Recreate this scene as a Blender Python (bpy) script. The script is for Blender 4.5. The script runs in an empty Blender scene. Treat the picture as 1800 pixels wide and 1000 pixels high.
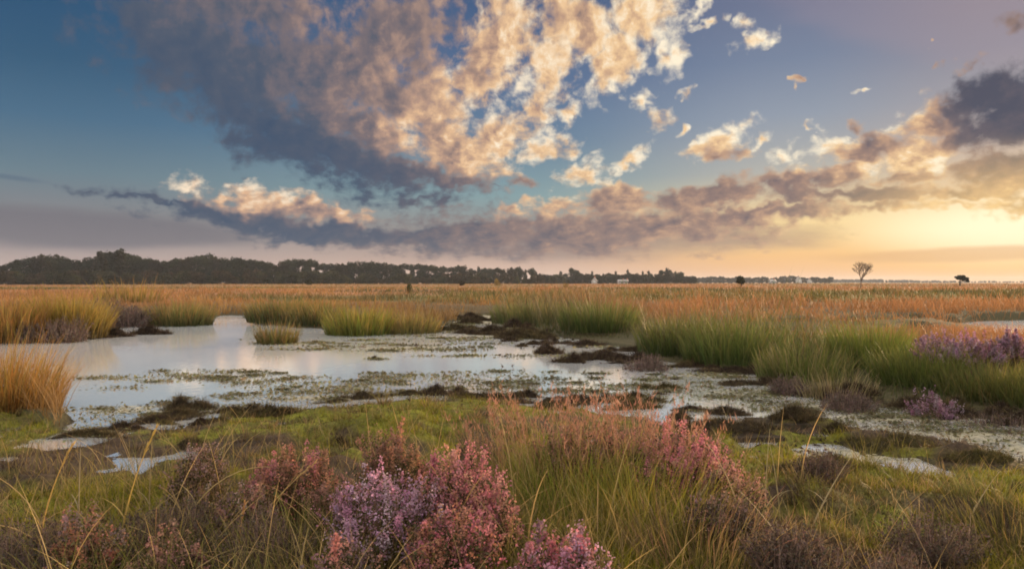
import bpy, math, random
import numpy as np

# ------------------------------------------------------------------ camera
scene = bpy.context.scene
EYE, FPX, HORIZON = 1.35, 1286.0, 496.0
cam_data = bpy.data.cameras.new('camera')
cam = bpy.data.objects.new('camera', cam_data)
scene.collection.objects.link(cam)
cam.location = (0, 0, EYE)
cam.rotation_euler = (math.radians(90), 0, 0)
cam_data.sensor_width = 36.0
cam_data.lens = 36.0 * FPX / 1800.0
cam_data.shift_y = -4.0 / 1800.0
cam_data.clip_start = 0.05
cam_data.clip_end = 20000
scene.camera = cam
scene.view_settings.view_transform = 'Standard'
scene.view_settings.look = 'None'
scene.view_settings.exposure = 0.55
scene.view_settings.gamma = 1.0
scene.render.filter_size = 1.8
scene.cycles.filter_width = 1.8
scene.cycles.max_bounces = 6
scene.cycles.diffuse_bounces = 3
scene.cycles.glossy_bounces = 3
scene.cycles.transmission_bounces = 4
scene.cycles.transparent_max_bounces = 6
scene.cycles.volume_bounces = 0
scene.cycles.sample_clamp_indirect = 6.0

SUN_AZ, SUN_EL = math.radians(48), math.radians(8)


def s2l(r, g, b):
    f = lambda c: (c / 255 / 12.92) if c <= 10 else ((c / 255 + 0.055) / 1.055) ** 2.4
    return (f(r), f(g), f(b))


# ------------------------------------------------------------------ sun
sun_data = bpy.data.lights.new('sun', 'SUN')
sun_data.energy = 5.0
sun_data.angle = math.radians(0.9)
sun_data.color = (1.0, 0.66, 0.36)
sun = bpy.data.objects.new('sun', sun_data)
scene.collection.objects.link(sun)
sun.location = (200, 200, 60)
sun.rotation_euler = (math.radians(90) - SUN_EL, 0, -SUN_AZ + math.pi)

# ------------------------------------------------------------------ sky (world shader, all in world directions)
world = bpy.data.worlds.new("World")
scene.world = world
world.use_nodes = True
WT = world.node_tree
WT.nodes.clear()


def wn(kind, **kw):
    n = WT.nodes.new(kind)
    for k, v in kw.items():
        setattr(n, k, v)
    return n


def put(sock, v):
    if hasattr(v, 'node'):
        WT.links.new(v, sock)
    else:
        sock.default_value = v


def M(op, a, b=0.0, c=None, clamp=False):
    n = wn('ShaderNodeMath', operation=op)
    n.use_clamp = clamp
    put(n.inputs[0], a)
    put(n.inputs[1], b)
    if c is not None:
        put(n.inputs[2], c)
    return n.outputs[0]


def VM(op, a, b=(0, 0, 0), out=0):
    n = wn('ShaderNodeVectorMath', operation=op)
    put(n.inputs[0], a)
    put(n.inputs[1], b)
    return n.outputs[out]


def smooth(v, lo, hi, a=0.0, b=1.0):
    n = wn('ShaderNodeMapRange', interpolation_type='SMOOTHSTEP')
    put(n.inputs[0], v)
    put(n.inputs[1], lo)
    put(n.inputs[2], hi)
    put(n.inputs[3], a)
    put(n.inputs[4], b)
    return n.outputs[0]


def linear(v, lo, hi, a=0.0, b=1.0):
    n = wn('ShaderNodeMapRange')
    put(n.inputs[0], v)
    put(n.inputs[1], lo)
    put(n.inputs[2], hi)
    put(n.inputs[3], a)
    put(n.inputs[4], b)
    return n.outputs[0]


def mixc(f, a, b, mode='MIX'):
    n = wn('ShaderNodeMix', data_type='RGBA', blend_type=mode)
    put(n.inputs[0], f)
    put(n.inputs[6], a if hasattr(a, 'node') else (*a, 1))
    put(n.inputs[7], b if hasattr(b, 'node') else (*b, 1))
    return n.outputs[2]


def noise(vec, scale, detail=5.0, rough=0.55, dist=0.0, lac=2.0):
    n = wn('ShaderNodeTexNoise', noise_dimensions='3D')
    put(n.inputs['Vector'], vec)
    n.inputs['Scale'].default_value = scale
    n.inputs['Detail'].default_value = detail
    n.inputs['Roughness'].default_value = rough
    n.inputs['Distortion'].default_value = dist
    n.inputs['Lacunarity'].default_value = lac
    return n.outputs[0]


def ramp(v, stops):
    n = wn('ShaderNodeValToRGB')
    cr = n.color_ramp
    while len(cr.elements) < len(stops):
        cr.elements.new(0.5)
    for el, (p, c) in zip(cr.elements, stops):
        el.position = p
        el.color = (*c, 1)
    put(n.inputs[0], v)
    return n.outputs[0]


tc = wn('ShaderNodeTexCoord')
sep = wn('ShaderNodeSeparateXYZ')
WT.links.new(tc.outputs['Generated'], sep.inputs[0])
dx, dy, dz = sep.outputs
AZ = M('ARCTAN2', dx, dy)                                   # azimuth, 0 ahead, + to the east
HOR = M('SQRT', M('ADD', M('MULTIPLY', dx, dx), M('MULTIPLY', dy, dy)))
EL = M('DIVIDE', dz, M('MAXIMUM', HOR, 0.001))               # tangent of the elevation


def ae(px, py):
    """Sky direction (azimuth, tan elevation) of a point of the photograph."""
    u, v = (px - 900) / FPX, (HORIZON - py) / FPX
    a = math.atan(u)
    return a, v * math.cos(a)


comb = wn('ShaderNodeCombineXYZ')
WT.links.new(AZ, comb.inputs[0])
WT.links.new(EL, comb.inputs[1])
P = comb.outputs[0]

# --- clear sky: a Nishita sky with the sunset colours of the day graded over it
nis = wn('ShaderNodeTexSky', sky_type='NISHITA')
nis.sun_disc = False
nis.sun_elevation = SUN_EL
nis.sun_rotation = SUN_AZ
nis.air_density = 1.2
nis.dust_density = 2.0
nis_col = mixc(1.0, nis.outputs[0], (0.07, 0.07, 0.07), 'MULTIPLY')


def column(stops, a):
    """stops: (photo y, colour) top to bottom at azimuth a."""
    c = math.cos(a)
    st = sorted(((HORIZON - y) / FPX * c / 0.45, s2l(*col)) for y, col in stops)
    return ramp(linear(EL, 0.0, 0.45), [(max(0.0, p), col) for p, col in st])


aL, aM, aR, aE = (ae(x, 0)[0] for x in (80, 900, 1400, 1760))
cL = column([(0, (30, 80, 118)), (100, (42, 88, 122)), (200, (66, 106, 136)), (300, (102, 126, 140)), (370, (128, 130, 136)), (430, (158, 146, 146)), (494, (198, 168, 156))], aL)
cM = column([(0, (58, 88, 130)), (150, (78, 106, 145)), (250, (94, 126, 154)), (345, (128, 158, 164)), (400, (148, 148, 146)), (450, (188, 160, 146)), (494, (222, 180, 156))], aM)
cR = column([(0, (104, 114, 144)), (100, (112, 128, 156)), (200, (140, 152, 170)), (300, (174, 174, 170)), (390, (246, 214, 150)), (450, (243, 184, 112)), (494, (238, 174, 120))], aR)
cE = column([(0, (136, 130, 146)), (80, (134, 134, 152)), (160, (152, 150, 160)), (250, (178, 164, 160)), (330, (228, 196, 156)), (400, (255, 238, 176)), (445, (250, 192, 96)), (494, (244, 174, 92))], aE)
base = mixc(smooth(AZ, aL, aM), cL, cM)
base = mixc(smooth(AZ, aM, aR), base, cR)
base = mixc(smooth(AZ, aR, aE), base, cE)
base = mixc(0.05, base, nis_col)
hs_ = wn('ShaderNodeHueSaturation')
hs_.inputs['Saturation'].default_value = 0.94
put(hs_.inputs['Color'], base)
base = hs_.outputs[0]

# sun glow behind the thin cloud at the eastern end
gx, gy = ae(1795, 398)
gd = VM('LENGTH', VM('MULTIPLY', VM('SUBTRACT', P, (gx, gy, 0)), (0.8, 3.0, 0)), out=1)
glow = smooth(gd, 0.42, 0.0)
base = mixc(M('MULTIPLY', glow, 0.28), base, s2l(252, 214, 150))
glow2 = smooth(gd, 0.17, 0.02)
base = mixc(M('MULTIPLY', glow2, 0.8), base, (1.2, 1.02, 0.70))

# --- clouds: banks placed by direction, broken up by noise, lit from the sun's side
warp_n = wn('ShaderNodeTexNoise', noise_dimensions='3D')
put(warp_n.inputs['Vector'], P)
warp_n.inputs['Scale'].default_value = 9.0
warp_n.inputs['Detail'].default_value = 4.0
warp = VM('MULTIPLY', VM('SUBTRACT', warp_n.outputs[1], (0.5, 0.5, 0.5)), (0.06, 0.045, 0.0))
warp_f = wn('ShaderNodeTexNoise', noise_dimensions='3D')
put(warp_f.inputs['Vector'], P)
warp_f.inputs['Scale'].default_value = 48.0
warp_f.inputs['Detail'].default_value = 2.0
fwarp = VM('MULTIPLY', VM('SUBTRACT', warp_f.outputs[1], (0.5, 0.5, 0.5)), (0.046, 0.036, 0.0))
PW1 = VM('ADD', VM('ADD', VM('ADD', P, warp), fwarp), (0.0, 0.0, 1.0))


def axes(a, e, ra, re, tilt):
    t = math.radians(tilt)
    ca, sa = math.cos(t), math.sin(t)
    return (ca / ra, sa / ra, -(a * ca + e * sa) / ra), (-sa / re, ca / re, (a * sa - e * ca) / re)


def ellipse(p1, ax, ay):
    """1 at the middle, 0 on the rim, negative outside; p1 is (azimuth, elevation, 1)."""
    x = VM('DOT_PRODUCT', p1, ax, out=1)
    y = VM('DOT_PRODUCT', p1, ay, out=1)
    return M('SUBTRACT', 1.0, M('SQRT', M('MULTIPLY_ADD', x, x, M('MULTIPLY', y, y))))


# one cloud bank: adds its cover and its share of light to what came before
BANK = bpy.data.node_groups.new('cloud_bank', 'ShaderNodeTree')
for nm, st in (('P1', 'Vector'), ('X axis', 'Vector'), ('Y axis', 'Vector'), ('Lit', 'Float'), ('Size', 'Float'), ('F', 'Float'), ('Num', 'Float'), ('Den', 'Float')):
    BANK.interface.new_socket(nm, in_out='INPUT', socket_type='NodeSocket' + st)
for nm in ('F', 'Num', 'Den'):
    BANK.interface.new_socket(nm, in_out='OUTPUT', socket_type='NodeSocketFloat')
_outer, WT = WT, BANK
gi, go = wn('NodeGroupInput'), wn('NodeGroupOutput')
w_ = ellipse(gi.outputs['P1'], gi.outputs['X axis'], gi.outputs['Y axis'])
ws_ = M('SUBTRACT', M('MULTIPLY', w_, gi.outputs['Size']), M('MULTIPLY', M('SUBTRACT', 1.0, gi.outputs['Size']), 0.12))
wp_ = M('POWER', M('MAXIMUM', M('ADD', w_, 0.45), 0.0), 2.0)
put(go.inputs['F'], M('SMOOTH_MAX', gi.outputs['F'], ws_, 0.12))
put(go.inputs['Num'], M('MULTIPLY_ADD', wp_, gi.outputs['Lit'], gi.outputs['Num']))
put(go.inputs['Den'], M('ADD', gi.outputs['Den'], wp_))
WT = _outer

# (px, py, rx, ry, tilt deg, lit 0..1)
BANKS = [
    # great cloud, shaded western side
    (330, 70, 150, 95, -20, 0.16), (430, 130, 190, 110, -25, 0.27), (470, 215, 250, 62, -32, 0.05), (600, 265, 210, 48, -24, 0.07),
    (700, 305, 170, 26, -10, 0.2), (420, 20, 190, 60, 0, 0.36), (600, 110, 150, 100, -20, 0.42), (560, 190, 130, 80, -30, 0.34),
    (700, 60, 90, 110, -70, 0.42), (680, 150, 110, 75, -40, 0.5),
    # sunlit eastern side
    (650, 235, 110, 52, -30, 0.66), (760, 205, 75, 95, 20, 0.74), (790, 275, 130, 44, -12, 0.72), (880, 235, 60, 48, 25, 0.78),
    (840, 120, 40, 90, -15, 0.7), (890, 60, 62, 110, -25, 0.74), (965, 120, 42, 95, -20, 0.8), (1020, 40, 90, 60, -20, 0.72),
    (1085, 90, 40, 90, -28, 0.86), (1130, 20, 60, 60, -30, 0.84), (800, 325, 100, 14, 0, 0.3), (935, 190, 28, 34, 0, 0.78),
    # scattered flocks
    (960, 258, 48, 24, 25, 0.78), (1002, 205, 16, 26, -25, 0.75), (1190, 95, 28, 44, -8, 0.86), (1218, 14, 13, 26, -20, 0.9), (1235, 42, 26, 8, 15, 0.85),
    (1322, 74, 40, 16, 28, 0.97), (1304, 38, 22, 16, 20, 0.9), (1128, 174, 22, 14, 20, 0.95), (1160, 198, 30, 17, 0, 0.66),
    (1195, 160, 16, 8, 0, 0.75), (1208, 220, 13, 9, 20, 0.85), (1268, 248, 52, 22, 28, 0.85), (1262, 270, 48, 14, 0, 0.5), (1090, 290, 58, 16, 42, 0.9),
    (1020, 310, 46, 22, 15, 0.75), (1335, 245, 18, 12, 10, 0.75), (1422, 229, 12, 7, 0, 0.9), (1510, 157, 12, 5, 15, 0.8), (1412, 147, 9, 6, 0, 0.6), (1648, 74, 6, 7, 0, 0.6),
    (925, 322, 42, 13, 0, 0.32), (735, 357, 44, 11, 5, 0.24), (865, 336, 16, 5, 0, 0.22),
    # low western bank
    (343, 330, 36, 26, 0, 0.78), (392, 350, 50, 18, 0, 0.74), (432, 344, 38, 26, 0, 0.8), (510, 367, 110, 24, -8, 0.76), (590, 377, 62, 16, -6, 0.74), (650, 381, 38, 14, 0, 0.7),
    (310, 354, 150, 9, -5, 0.16), (450, 382, 210, 18, -9, 0.12), (600, 404, 270, 28, -5, 0.15), (820, 414, 300, 36, -1, 0.30), (1000, 410, 300, 42, 1, 0.40),
    # banks towards the sun
    (1150, 396, 260, 36, 2, 0.48), (1090, 352, 75, 26, 5, 0.56), (980, 366, 60, 18, 5, 0.66), (900, 372, 40, 10, 5, 0.6), (1250, 347, 130, 26, 3, 0.42), (1400, 322, 130, 26, 2, 0.40),
    (1480, 345, 150, 20, -4, 0.32), (1330, 374, 190, 20, 0, 0.46), (1540, 372, 90, 12, 0, 0.5), (1372, 276, 34, 20, 15, 0.9), (1458, 268, 44, 26, 12, 0.95), (1540, 262, 70, 28, 10, 0.36),
    (1600, 276, 70, 34, 20, 0.9), (1510, 222, 16, 18, 0, 0.45), (1622, 205, 48, 38, 25, 0.85), (1480, 300, 80, 12, 5, 0.8), (1600, 318, 90, 12, 0, 0.5), (1420, 300, 50, 12, 0, 0.7),
    (1740, 170, 105, 52, 14, 0.0), (1800, 215, 100, 85, 0, 0.06), (1690, 238, 70, 30, 10, 0.2), (1740, 292, 100, 30, 8, 0.4), (1790, 325, 70, 40, 0, 0.5), (1690, 340, 110, 18, 0, 0.55),
    (1780, 42, 28, 20, 0, 0.3), (1710, 104, 24, 12, 10, 0.4), (1650, 112, 12, 7, 0, 0.4), (1780, 362, 60, 18, 0, 0.66), (1660, 366, 90, 9, 0, 0.7),
    # the great cloud goes on overhead, out of the frame
    (500, -140, 420, 120, 0, 0.5), (1000, -160, 300, 110, 0, 0.8),
]

# puffs: lower clouds are seen flatter, so their texture is squeezed in height
pv = wn('ShaderNodeCombineXYZ')
WT.links.new(AZ, pv.inputs[0])
WT.links.new(M('MULTIPLY', M('LOGARITHM', M('ADD', M('MAXIMUM', EL, 0.0), 0.10), math.e), 0.35), pv.inputs[1])
PV = VM('ADD', pv.outputs[0], VM('MULTIPLY', warp, (0.6, 0.6, 0.6)))
to_sun = (0.011, -0.003, 0.0)
n1 = noise(PV, 19.0, 6.0, 0.56)
n2 = noise(VM('ADD', PV, to_sun), 19.0, 5.0, 0.54)
n3 = noise(PV, 58.0, 4.0, 0.6)
TEX = M('ADD', M('MULTIPLY', M('SUBTRACT', n1, 0.5), 2.0), M('MULTIPLY', M('SUBTRACT', n3, 0.5), 1.05))
RELIEF = M('ADD', M('MULTIPLY', M('SUBTRACT', n1, n2), 1.6), M('MULTIPLY', M('SUBTRACT', n3, 0.5), 0.62))
gx, gy = ae(1795, 398)
GD = VM('LENGTH', VM('MULTIPLY', VM('SUBTRACT', P, (gx, gy, 0)), (1.0, 2.6, 0)), out=1)


def clouds(banks, under):
    """The cloud banks of one stretch of sky over the clear sky `under`."""
    F, num, den = -9.0, 0.0, 0.0
    for (px, py, rx, ry, tilt, lit) in banks:
        a, e = ae(px, py)
        k = math.cos(a) / FPX * 1.12
        n = wn('ShaderNodeGroup')
        n.node_tree = BANK
        ax, ay = axes(a, e, rx * k, ry * k, tilt)
        for name, v in (('P1', PW1), ('X axis', ax), ('Y axis', ay), ('Lit', lit), ('Size', min(1.0, max(0.62, math.sqrt(rx * ry) / 42))), ('F', F), ('Num', num), ('Den', den)):
            put(n.inputs[name], v)
        F, num, den = n.outputs
    LIT = M('DIVIDE', num, M('MAXIMUM', den, 1e-4))
    DENS = M('ADD', F, TEX)
    ALPHA = smooth(DENS, -0.14, 0.60)
    edge = M('MULTIPLY', smooth(DENS, 0.8, 0.1, -0.05, 0.14), smooth(LIT, 0.05, 0.6, 0.1, 1.0))
    SH = M('ADD', M('MULTIPLY_ADD', RELIEF, smooth(LIT, 0.1, 0.75, 0.3, 1.0), LIT), edge, clamp=True)
    west = ramp(SH, [(0.0, s2l(52, 76, 104)), (0.22, s2l(80, 90, 108)), (0.42, s2l(122, 110, 114)), (0.62, s2l(172, 142, 128)), (0.8, s2l(222, 180, 144)), (1.0, s2l(248, 226, 198))])
    east = ramp(SH, [(0.0, s2l(78, 80, 96)), (0.22, s2l(110, 100, 106)), (0.42, s2l(152, 126, 116)), (0.62, s2l(200, 162, 132)), (0.8, s2l(242, 204, 156)), (1.0, s2l(255, 240, 212))])
    ccol = mixc(smooth(AZ, -0.32, 0.30), west, east)
    ccol = mixc(M('MULTIPLY', smooth(GD, 0.30, 0.03), 0.55), ccol, s2l(255, 214, 134))
    return mixc(ALPHA, under, ccol)


# thin high veil and the long grey haze bank low in the west
vn = noise(VM('MULTIPLY', P, (1.0, 5.0, 1.0)), 6.0, 4.0, 0.5)

P1 = VM('ADD', P, (0.0, 0.0, 1.0))


def veil(px, py, rx, ry, tilt):
    a, e = ae(px, py)
    c2 = math.cos(a)
    return ellipse(P1, *axes(a, e, rx / FPX * c2, ry / FPX * c2, tilt))


v1 = smooth(M('ADD', veil(60, 398, 470, 48, -1), M('MULTIPLY', M('SUBTRACT', vn, 0.5), 0.8)), 0.0, 0.55)
base = mixc(M('MULTIPLY', v1, 0.85), base, s2l(112, 110, 118))
v4 = smooth(M('ADD', veil(1020, 424, 520, 44, 1), M('MULTIPLY', M('SUBTRACT', vn, 0.5), 0.9)), 0.0, 0.7)
base = mixc(M('MULTIPLY', v4, 0.72), base, s2l(142, 126, 122))
v5 = smooth(M('ADD', veil(1700, 447, 300, 17, 1), M('MULTIPLY', M('SUBTRACT', vn, 0.5), 1.0)), 0.0, 0.6)
base = mixc(M('MULTIPLY', v5, 0.6), base, s2l(222, 172, 122))
v2 = smooth(M('ADD', veil(1640, 30, 380, 90, -20), M('MULTIPLY', M('SUBTRACT', vn, 0.5), 0.5)), 0.0, 0.5)
base = mixc(M('MULTIPLY', v2, 0.22), base, s2l(170, 148, 156))
v3 = smooth(M('ADD', veil(20, 312, 70, 7, -5), M('MULTIPLY', M('SUBTRACT', vn, 0.5), 0.9)), 0.0, 0.8)
base = mixc(M('MULTIPLY', v3, 0.4), base, s2l(70, 92, 118))
# beyond the frame: unseen cloudy sky overhead and behind, brightened to fill ground and water
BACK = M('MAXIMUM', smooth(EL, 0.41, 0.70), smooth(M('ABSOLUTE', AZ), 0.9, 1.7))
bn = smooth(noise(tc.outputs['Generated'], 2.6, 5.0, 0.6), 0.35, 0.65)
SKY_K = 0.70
DOME_FILL_K = 1.05
fill_dome = mixc(bn, (0.70 * DOME_FILL_K, 0.72 * DOME_FILL_K, 0.82 * DOME_FILL_K), (1.65 * DOME_FILL_K, 1.38 * DOME_FILL_K, 1.08 * DOME_FILL_K))
fill_dome = mixc(0.1, fill_dome, nis_col)


def background(col):
    n = wn('ShaderNodeBackground')
    WT.links.new(col, n.inputs[0])
    n.inputs[1].default_value = 1.0
    return n.outputs[0]


def either(cond, a, b):
    n = wn('ShaderNodeMixShader')
    put(n.inputs[0], cond)
    WT.links.new(a, n.inputs[1])
    WT.links.new(b, n.inputs[2])
    return n.outputs[0]


# each stretch of sky only works out the banks that reach into it
CUTS = [-0.42, -0.16, 0.10, 0.34]
lims = [-9.0] + CUTS + [9.0]
parts = []
for i in range(len(lims) - 1):
    lo, hi = lims[i], lims[i + 1]
    near = []
    for bk in BANKS:
        a, e = ae(bk[0], bk[1])
        t = math.radians(bk[4])
        half = math.hypot(bk[2] * math.cos(t), bk[3] * math.sin(t)) / FPX * 1.12 * 2.0 + 0.05
        if a + half > lo and a - half < hi:
            near.append(bk)
    parts.append(background(mixc(BACK, mixc(1.0, clouds(near, base), (SKY_K, SKY_K, SKY_K), 'MULTIPLY'), fill_dome)))
shader = parts[-1]
for i in range(len(CUTS) - 1, -1, -1):
    shader = either(M('GREATER_THAN', AZ, CUTS[i]), parts[i], shader)
shader = either(M('GREATER_THAN', BACK, 0.999), shader, background(fill_dome))
wo = wn('ShaderNodeOutputWorld')
WT.links.new(shader, wo.inputs[0])
world.cycles.sampling_method = 'NONE'
# ------------------------------------------------------------------ small numeric helpers
rng = np.random.default_rng(7)
random.seed(7)


def hash2(ix, iy, seed):
    h = (ix.astype(np.int64) * 374761393 + iy.astype(np.int64) * 668265263 + seed * 974634777) & 0xffffffff
    h = ((h ^ (h >> 13)) * 1274126177) & 0xffffffff
    return ((h ^ (h >> 16)) & 0xffff) / 65535.0


def vnoise(x, y, seed=0):
    ix, iy = np.floor(x), np.floor(y)
    fx, fy = x - ix, y - iy
    fx, fy = fx * fx * (3 - 2 * fx), fy * fy * (3 - 2 * fy)
    a, b = hash2(ix, iy, seed), hash2(ix + 1, iy, seed)
    c, d = hash2(ix, iy + 1, seed), hash2(ix + 1, iy + 1, seed)
    return (a * (1 - fx) + b * fx) * (1 - fy) + (c * (1 - fx) + d * fx) * fy


def fbm(x, y, scale, octaves=4, seed=0, gain=0.5):
    x, y = np.asarray(x, float) * scale, np.asarray(y, float) * scale
    t, amp, tot = 0.0, 1.0, 0.0
    for k in range(octaves):
        t = t + amp * vnoise(x + 13.7 * k, y + 7.3 * k, seed + k)
        tot += amp
        amp *= gain
        x, y = x * 2.03, y * 2.03
    return t / tot


def sstep(v, lo, hi):
    t = np.clip((v - lo) / (hi - lo), 0, 1)
    return t * t * (3 - 2 * t)


def gp(px, py, z=0.0):
    """Ground point (at height z) seen at a point of the 1800 x 1000 photograph."""
    d = (EYE - z) * FPX / (py - HORIZON)
    return (px - 900) / FPX * d, d


def gpoly(pts):
    return np.array([gp(*p) for p in pts])


def sdf(x, y, poly, margin=5.0):
    """Signed distance to a polygon, positive inside."""
    x, y = np.asarray(x, float), np.asarray(y, float)
    shape = x.shape
    x, y = x.ravel(), y.ravel()
    lo, hi = poly.min(0) - margin, poly.max(0) + margin
    sel = np.flatnonzero((x > lo[0]) & (x < hi[0]) & (y > lo[1]) & (y < hi[1]))
    res = np.full(x.shape, -float(margin))
    x, y = x[sel].astype(np.float32), y[sel].astype(np.float32)
    d2 = np.full(x.shape, 1e18, np.float32)
    inside = np.zeros(x.shape, bool)
    n = len(poly)
    for i in range(n):
        ax, ay = poly[i]
        bx, by = poly[(i + 1) % n]
        ex, ey = bx - ax, by - ay
        t = np.clip(((x - ax) * ex + (y - ay) * ey) / (ex * ex + ey * ey + 1e-12), 0, 1)
        d2 = np.minimum(d2, (x - ax - t * ex) ** 2 + (y - ay - t * ey) ** 2)
        cond = ((ay > y) != (by > y)) & (x < (bx - ax) * (y - ay) / (by - ay + 1e-12) + ax)
        inside ^= cond
    res[sel] = np.maximum(np.where(inside, 1, -1) * np.sqrt(d2), -margin)
    return res.reshape(shape)


# ------------------------------------------------------------------ the lie of the land
POND = gpoly([(-260, 604), (-60, 602), (60, 600), (110, 597), (170, 592), (196, 580), (206, 564), (236, 557), (272, 556), (290, 566), (330, 569), (368, 568),
              (378, 557), (404, 553), (434, 556), (446, 570), (520, 574), (590, 580), (640, 586), (690, 578), (760, 579), (800, 566), (812, 553), (860, 552),
              (905, 562), (940, 578), (960, 590), (1040, 600), (1110, 614), (1160, 634), (1250, 641), (1330, 642), (1352, 656), (1420, 674), (1450, 692),
              (1510, 705), (1610, 713), (1700, 722), (1800, 738), (1960, 756), (2200, 780), (2200, 880), (1960, 846), (1810, 822), (1700, 800), (1640, 788),
              (1540, 768), (1440, 750), (1380, 742), (1320, 748), (1220, 752), (1150, 744), (1080, 734), (1010, 722), (960, 726), (900, 720), (860, 708),
              (800, 702), (700, 705), (640, 712), (560, 718), (500, 724), (440, 736), (360, 742), (300, 756), (240, 762), (180, 782), (90, 790), (44, 776),
              (96, 762), (112, 742), (100, 724), (0, 716), (-260, 722)])
FARPOND = gpoly([(1640, 571), (1720, 565), (1800, 562), (2100, 562), (2100, 622), (1850, 616), (1770, 606), (1745, 592), (1690, 580)])
INNER = gpoly([(1330, 772), (1450, 768), (1560, 796), (1700, 838), (1820, 870), (2000, 915), (2000, 950), (1800, 893), (1640, 852), (1500, 822), (1400, 800)])
SLITS = [gpoly([(1340, 576), (1400, 573), (1404, 580), (1350, 582)]), gpoly([(1480, 572), (1620, 566), (1640, 570), (1500, 577)]), gpoly([(1560, 588), (1620, 584), (1630, 594), (1570, 597)])]
NEAR_X = np.array([-900, -200, 0, 120, 300, 700, 1000, 1400, 1800, 2400, 3400])
NEAR_Y = np.array([735, 735, 714, 770, 744, 690, 706, 720, 802, 880, 960])


def to_photo(x, y, z=0.0):
    yy = np.maximum(y, 0.05)
    return 900 + FPX * x / yy, HORIZON + FPX * (EYE - z) / yy


def near_land(x, y):
    px, py = to_photo(x, y)
    return (py > np.interp(px, NEAR_X, NEAR_Y)) | (y < 1.5)


RIDGES = [(1400, 742, 0.62, 0.16, 0.10), (1475, 756, 0.5, 0.14, 0.07), (1580, 780, 0.7, 0.13, 0.09), (1720, 806, 0.6, 0.14, 0.08), (1280, 760, 0.5, 0.2, 0.06), (1500, 850, 0.7, 0.4, 0.07),
          (1620, 920, 0.9, 0.5, 0.08), (560, 735, 0.9, 0.3, 0.04), (850, 730, 1.3, 0.5, 0.05), (700, 760, 0.9, 0.4, 0.05), (60, 745, 0.6, 0.25, 0.05)]


def lie(x, y):
    """Height of the ground and the signed distance to the pond's edge (positive in the water)."""
    wob = (fbm(x, y, 1.1, 3, 41) - 0.5)
    xw, yw = x + wob * 0.5, y + (fbm(x, y, 1.3, 3, 47) - 0.5) * 0.5
    sd = sdf(xw, yw, POND)
    sd2 = sdf(xw, yw, FARPOND, 0.8)
    for s in SLITS:
        sd2 = np.maximum(sd2, sdf(xw, yw, s, 0.8))
    sd3 = sdf(x, y, INNER, 0.6)
    near = near_land(x, y)
    n = fbm(x, y, 0.55, 4, 3) - 0.5
    nf = fbm(x, y, 2.6, 4, 9) - 0.5
    out = -sd
    h_far = 0.05 + 0.22 * sstep(out, 0.0, 2.5) + 0.12 * n * sstep(out, 0.5, 4) + 0.05 * nf
    h_near = 0.006 + 0.095 * sstep(out, 0.6, 4.2) + n * 0.05 * sstep(out, 0, 2) + nf * 0.10 + (fbm(x, y, 7.5, 2, 15) - 0.5) * 0.035
    h = np.where(near, h_near, h_far)
    h = np.where(near, h + 0.075 * sstep(fbm(x, y, 1.5, 3, 17), 0.5, 0.68) * sstep(out, 0.1, 0.9), h)
    h = np.where(sd > 0, -0.03 - 0.25 * sstep(sd, 0, 1.2) + nf * 0.05 * (1 - sstep(sd, 0.1, 0.8)), h)
    h = np.where((sd2 > -0.4) & (sd < 0), np.minimum(h, -0.12 * sstep(sd2, -0.4, 0.3) + h * (1 - sstep(sd2, -0.4, 0.3))), h)
    w3 = sstep(sd3, -0.25, 0.15)
    h = h * (1 - w3) + w3 * (-0.024 + nf * 0.085)
    for (px, py, ra, rb, hh) in RIDGES:
        cx, cy = gp(px, py)
        # ridges run with the shore, slightly turned
        t = math.radians(-14)
        ux = (x - cx) * math.cos(t) + (y - cy) * math.sin(t)
        uy = -(x - cx) * math.sin(t) + (y - cy) * math.cos(t)
        h = h + hh * np.exp(-np.minimum((ux / ra) ** 2 + (uy / rb) ** 2, 30.0)) * (0.6 + 1.2 * (nf + 0.5))
    far = np.hypot(x, y)
    h = h + sstep(far, 60, 260) * (fbm(x, y, 0.008, 3, 5) - 0.45) * 0.9
    return h, sd, near


def height(x, y):
    return lie(np.asarray(x, float), np.asarray(y, float))[0]


# ------------------------------------------------------------------ object and mesh helpers
def link(o, parent=None):
    scene.collection.objects.link(o)
    if parent is not None:
        o.parent = parent
    return o


def mesh_from(name, V, faces, mat, col=None, smooth_shade=False):
    """V (n,3); faces: list of (m,k) index arrays; col (n,3) colours of the surface."""
    me = bpy.data.meshes.new(name)
    V = np.ascontiguousarray(V, dtype=np.float32)
    me.vertices.add(len(V))
    me.vertices.foreach_set('co', V.ravel())
    idx = np.concatenate([f.ravel() for f in faces]).astype(np.int32)
    sizes = np.concatenate([np.full(len(f), f.shape[1], np.int32) for f in faces])
    starts = np.concatenate([[0], np.cumsum(sizes)[:-1]]).astype(np.int32)
    me.loops.add(len(idx))
    me.loops.foreach_set('vertex_index', idx)
    me.polygons.add(len(sizes))
    me.polygons.foreach_set('loop_start', starts)
    me.polygons.foreach_set('loop_total', sizes)
    if smooth_shade:
        me.polygons.foreach_set('use_smooth', np.ones(len(sizes), bool))
    me.update(calc_edges=True)
    if col is not None:
        at = me.color_attributes.new('tint', 'FLOAT_COLOR', 'POINT')
        c4 = np.ones((len(V), 4), np.float32)
        c4[:, :3] = col
        at.data.foreach_set('color', c4.ravel())
    me.materials.append(mat)
    return me


def obj(name, me, parent=None, loc=(0, 0, 0), rotz=0.0):
    o = bpy.data.objects.new(name, me)
    o.location = loc
    o.rotation_euler = (0, 0, rotz)
    return link(o, parent)


def tag(o, label=None, cat=None, group=None, kind=None):
    for k, v in (('label', label), ('category', cat), ('group', group), ('kind', kind)):
        if v:
            o[k] = v
    return o


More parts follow.
